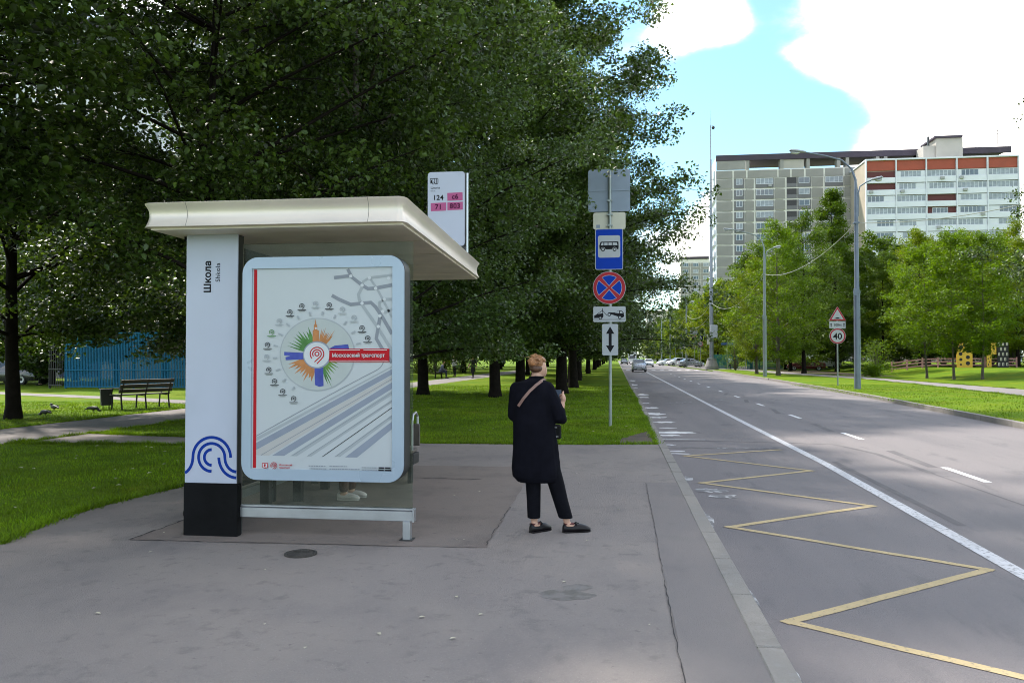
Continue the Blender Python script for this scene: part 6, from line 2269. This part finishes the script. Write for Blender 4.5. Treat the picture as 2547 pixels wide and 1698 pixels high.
# top technical storey
for i, (x, w) in enumerate(((25.6, 4.3), (29.98, 3.3), (33.36, 7.6), (41.0, 3.1), (44.2, 3.3), (47.6, 4.6), (52.3, 4.6), (57, 5), (62.1, 9))):
    panel(w - .36, 1.95, m_panel, x, 47.15, 208.0)
panel(7.2, 3.2, m_panel, 25.65, 49.35, 208.0)
panel(5.0, 2.6, m_panelL, 42.2, 49.4, 208.3)
for x in (33.0, 41.4, 47.8, 55.2, 57.3, 64.5, 66.4, 74):
    bp('roof_pier', MB().box((x, 208.1, 49.3), (x + .8, 210.5, 52.2)), m_panel)
bp('roof_parapet', MB().box((25.5, 207.9, 51.7), (96, 208.6, 53.2), .05), m_roofd)
bp('roof_slab', MB().box((32.9, 208.65, 52.6), (96, 220.6, 53.0)), m_roofd)
bp('side_wall', MB().box((25.45, 208.15, 0), (25.59, 221, 52.6)), m_bwhite)
for r_ in range(16):
    bp('side_balcony', MB().box((24.9, 209.2, 2.0 + ST * r_), (25.44, 219.5, 3.2 + ST * r_)), m_bwhite)
el = bp('lift_house', MB().box((76.8, 203, 49.0), (82.8, 211, 54.4)), m_panelL)
ob('lift_house_roof', MB().box((76.2, 202.4, 54.42), (82.6, 211.6, 54.9), .05), m_roofd, el)
ob('lift_house_annex', MB().box((74.0, 203.5, 49.0), (76.78, 210, 52.8)), m_panelL, el)
ob('chimney', MB().box((75.2, 204, 52.8), (75.6, 204.4, 55.2)), m_dgrey, el)
an = bp('roof_aerial', MB().tube([(91.5, 205, 53), (91.5, 205, 57.4)], .07, 6).tube([(90.6, 205, 56.2), (92.6, 205, 56.4)], .05, 5).tube([(90.9, 205, 55.4), (92.2, 205, 55.6)], .05, 5), m_dgrey)
# white wing, standing forward
bp('wing_core', MB().box((58.3, 195.6, 0), (91.5, 207.9, 47.6)), m_beige)
bp('wing_parapet', MB().box((58.1, 195.0, 47.62), (91.7, 207.9, 48.0), .03), m_bwhite)
for i in range(6):
    bp('wing_fin', MB().box((58.1 + i * 6.66, 194.9, 0), (58.36 + i * 6.66, 195.58, 47.6)), m_bwhite)
for bay in range(5):
    x0 = 58.38 + bay * 6.66
    w = 6.36
    bp('roof_recess', MB().box((x0, 195.4, 45.25), (x0 + w, 195.56, 47.58)), m_brick)
    for r_ in range(15):
        zt = 45.1 - 2.86 * r_
        if zt < 4:
            continue
        open_ = rw.random() < .07
        panel(w, 1.28, m_bwhite, x0, zt - 2.82, 195.0, name='balcony_parapet')
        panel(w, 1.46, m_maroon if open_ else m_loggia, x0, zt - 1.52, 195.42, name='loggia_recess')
        ww = w - rw.choice((0.0, .9, 1.8, 2.6))
        xx = x0 + rw.uniform(0, w - ww)
        if not open_:
            window(bl, xx, zt - 1.52, 195.2, ww, 1.44, max(3, int(ww / .85)), rw.choice((m_wgl, m_wgl2, m_wgl2)), BASE)
            if xx - x0 > .3:
                panel(xx - x0 - .02, 1.44, m_bwhite, x0, zt - 1.52, 195.15, name='infill_panel')
            if x0 + w - xx - ww > .3:
                panel(x0 + w - xx - ww - .02, 1.44, m_bwhite, xx + ww + .02, zt - 1.52, 195.15, name='infill_panel')
        elif rw.random() < .6:
            window(bl, x0 + 1.2, zt - 1.52, 195.36, 3.4, 1.3, 4, m_wgl, BASE)
        if rw.random() < .25:
            panel(.85, .6, m_ac, x0 + rw.uniform(.3, 5), zt - 2.3, 194.6, name='air_conditioner', d=.38)


def block(label, x0, x1, y, dep, h, wallm, cols_, rows, ww, wh, zfirst, pitch, gl, roof=None, seams=True):
    t = thing('apartment_building', label, 'apartment block', (x0, y, 0))
    ob('wall', MB().box((0, .12, 0), (x1 - x0, dep, h)), m_seam if seams else wallm, t)
    cw_ = (x1 - x0) / cols_
    for r_ in range(rows):
        z = zfirst + pitch * r_
        for c in range(cols_):
            xa = c * cw_
            if seams:
                panel(cw_ - .22, pitch - wh - .25, wallm, xa + .11, z - (pitch - wh) + .1, 0.0, t)
                panel((cw_ - ww) / 2 - .11, wh, wallm, xa + .11, z, 0.0, t)
                panel((cw_ - ww) / 2 - .11, wh, wallm, xa + (cw_ + ww) / 2, z, 0.0, t)
            window(t, xa + (cw_ - ww) / 2, z, .06, ww, wh, 3, rw.choice(gl), (0, 0, 0))
    ob('roof', MB().box((-.3, -.3, h + .002), (x1 - x0 + .3, dep + .3, h + 1.2), .05), roof or m_roofd, t)
    return t


block('distant panel block seen between the mast and the left trees', 30.1, 58, 380, 14, 47.5, m_panel, 6, 12, 2.4, 1.7, 11, 3.0, (m_wgl, m_wgl2))
block('low distant beige building at the far end of the road', 12.5, 27, 330, 14, 19.5, m_panelL, 5, 5, 1.6, 1.6, 3.5, 3.2, (m_wgl,), m_beige)
m_pale = pm('pale_wall', (0.62, 0.62, 0.66), 0.8, var=.06, scale=.3)
block('pale high-rise glimpsed through the leaves at upper left', -78, -50, 92, 14, 43, m_pale, 7, 14, 1.9, 1.6, 2.5, 2.9, (m_wgl, m_wgl2), seams=False)
gb = thing('garage', 'low beige building with teal and navy panel at far left', 'building', (-46, 58, 0))
ob('wall', MB().box((0, 0, 0), (13, 6, 3.6)), m_panelL, gb)
ob('teal_panel', MB().box((2.2, -.08, 1.55), (5.6, -.002, 3.2), .02), pm('teal_panel', (.10, .28, .22), .7), gb)
ob('navy_panel', MB().box((2.2, -.08, .1), (5.6, -.002, 1.53), .02), pm('navy_panel', (.03, .05, .13), .7), gb)
ob('roof', MB().box((-.2, -.2, 3.602), (13.2, 6.2, 3.8), .02), m_roofd, gb)
kb = thing('bus_shelter', 'small distant shelter with dark pylon far along the right pavement', 'bus shelter', (13.6, 238, 0))
ob('pylon', MB().box((1.6, -.3, 0), (2.3, .3, 3.2), .02), pm('pylon_blue_grey', (.10, .13, .2), .5), kb)
ob('roof', MB().box((-2, -.8, 2.62), (1.58, .8, 2.85), .03), m_fascia, kb)
for x in (-1.9, .4):
    ob('post', MB().box((x, .4, 0), (x + .12, .52, 2.618)), m_dgrey, kb)
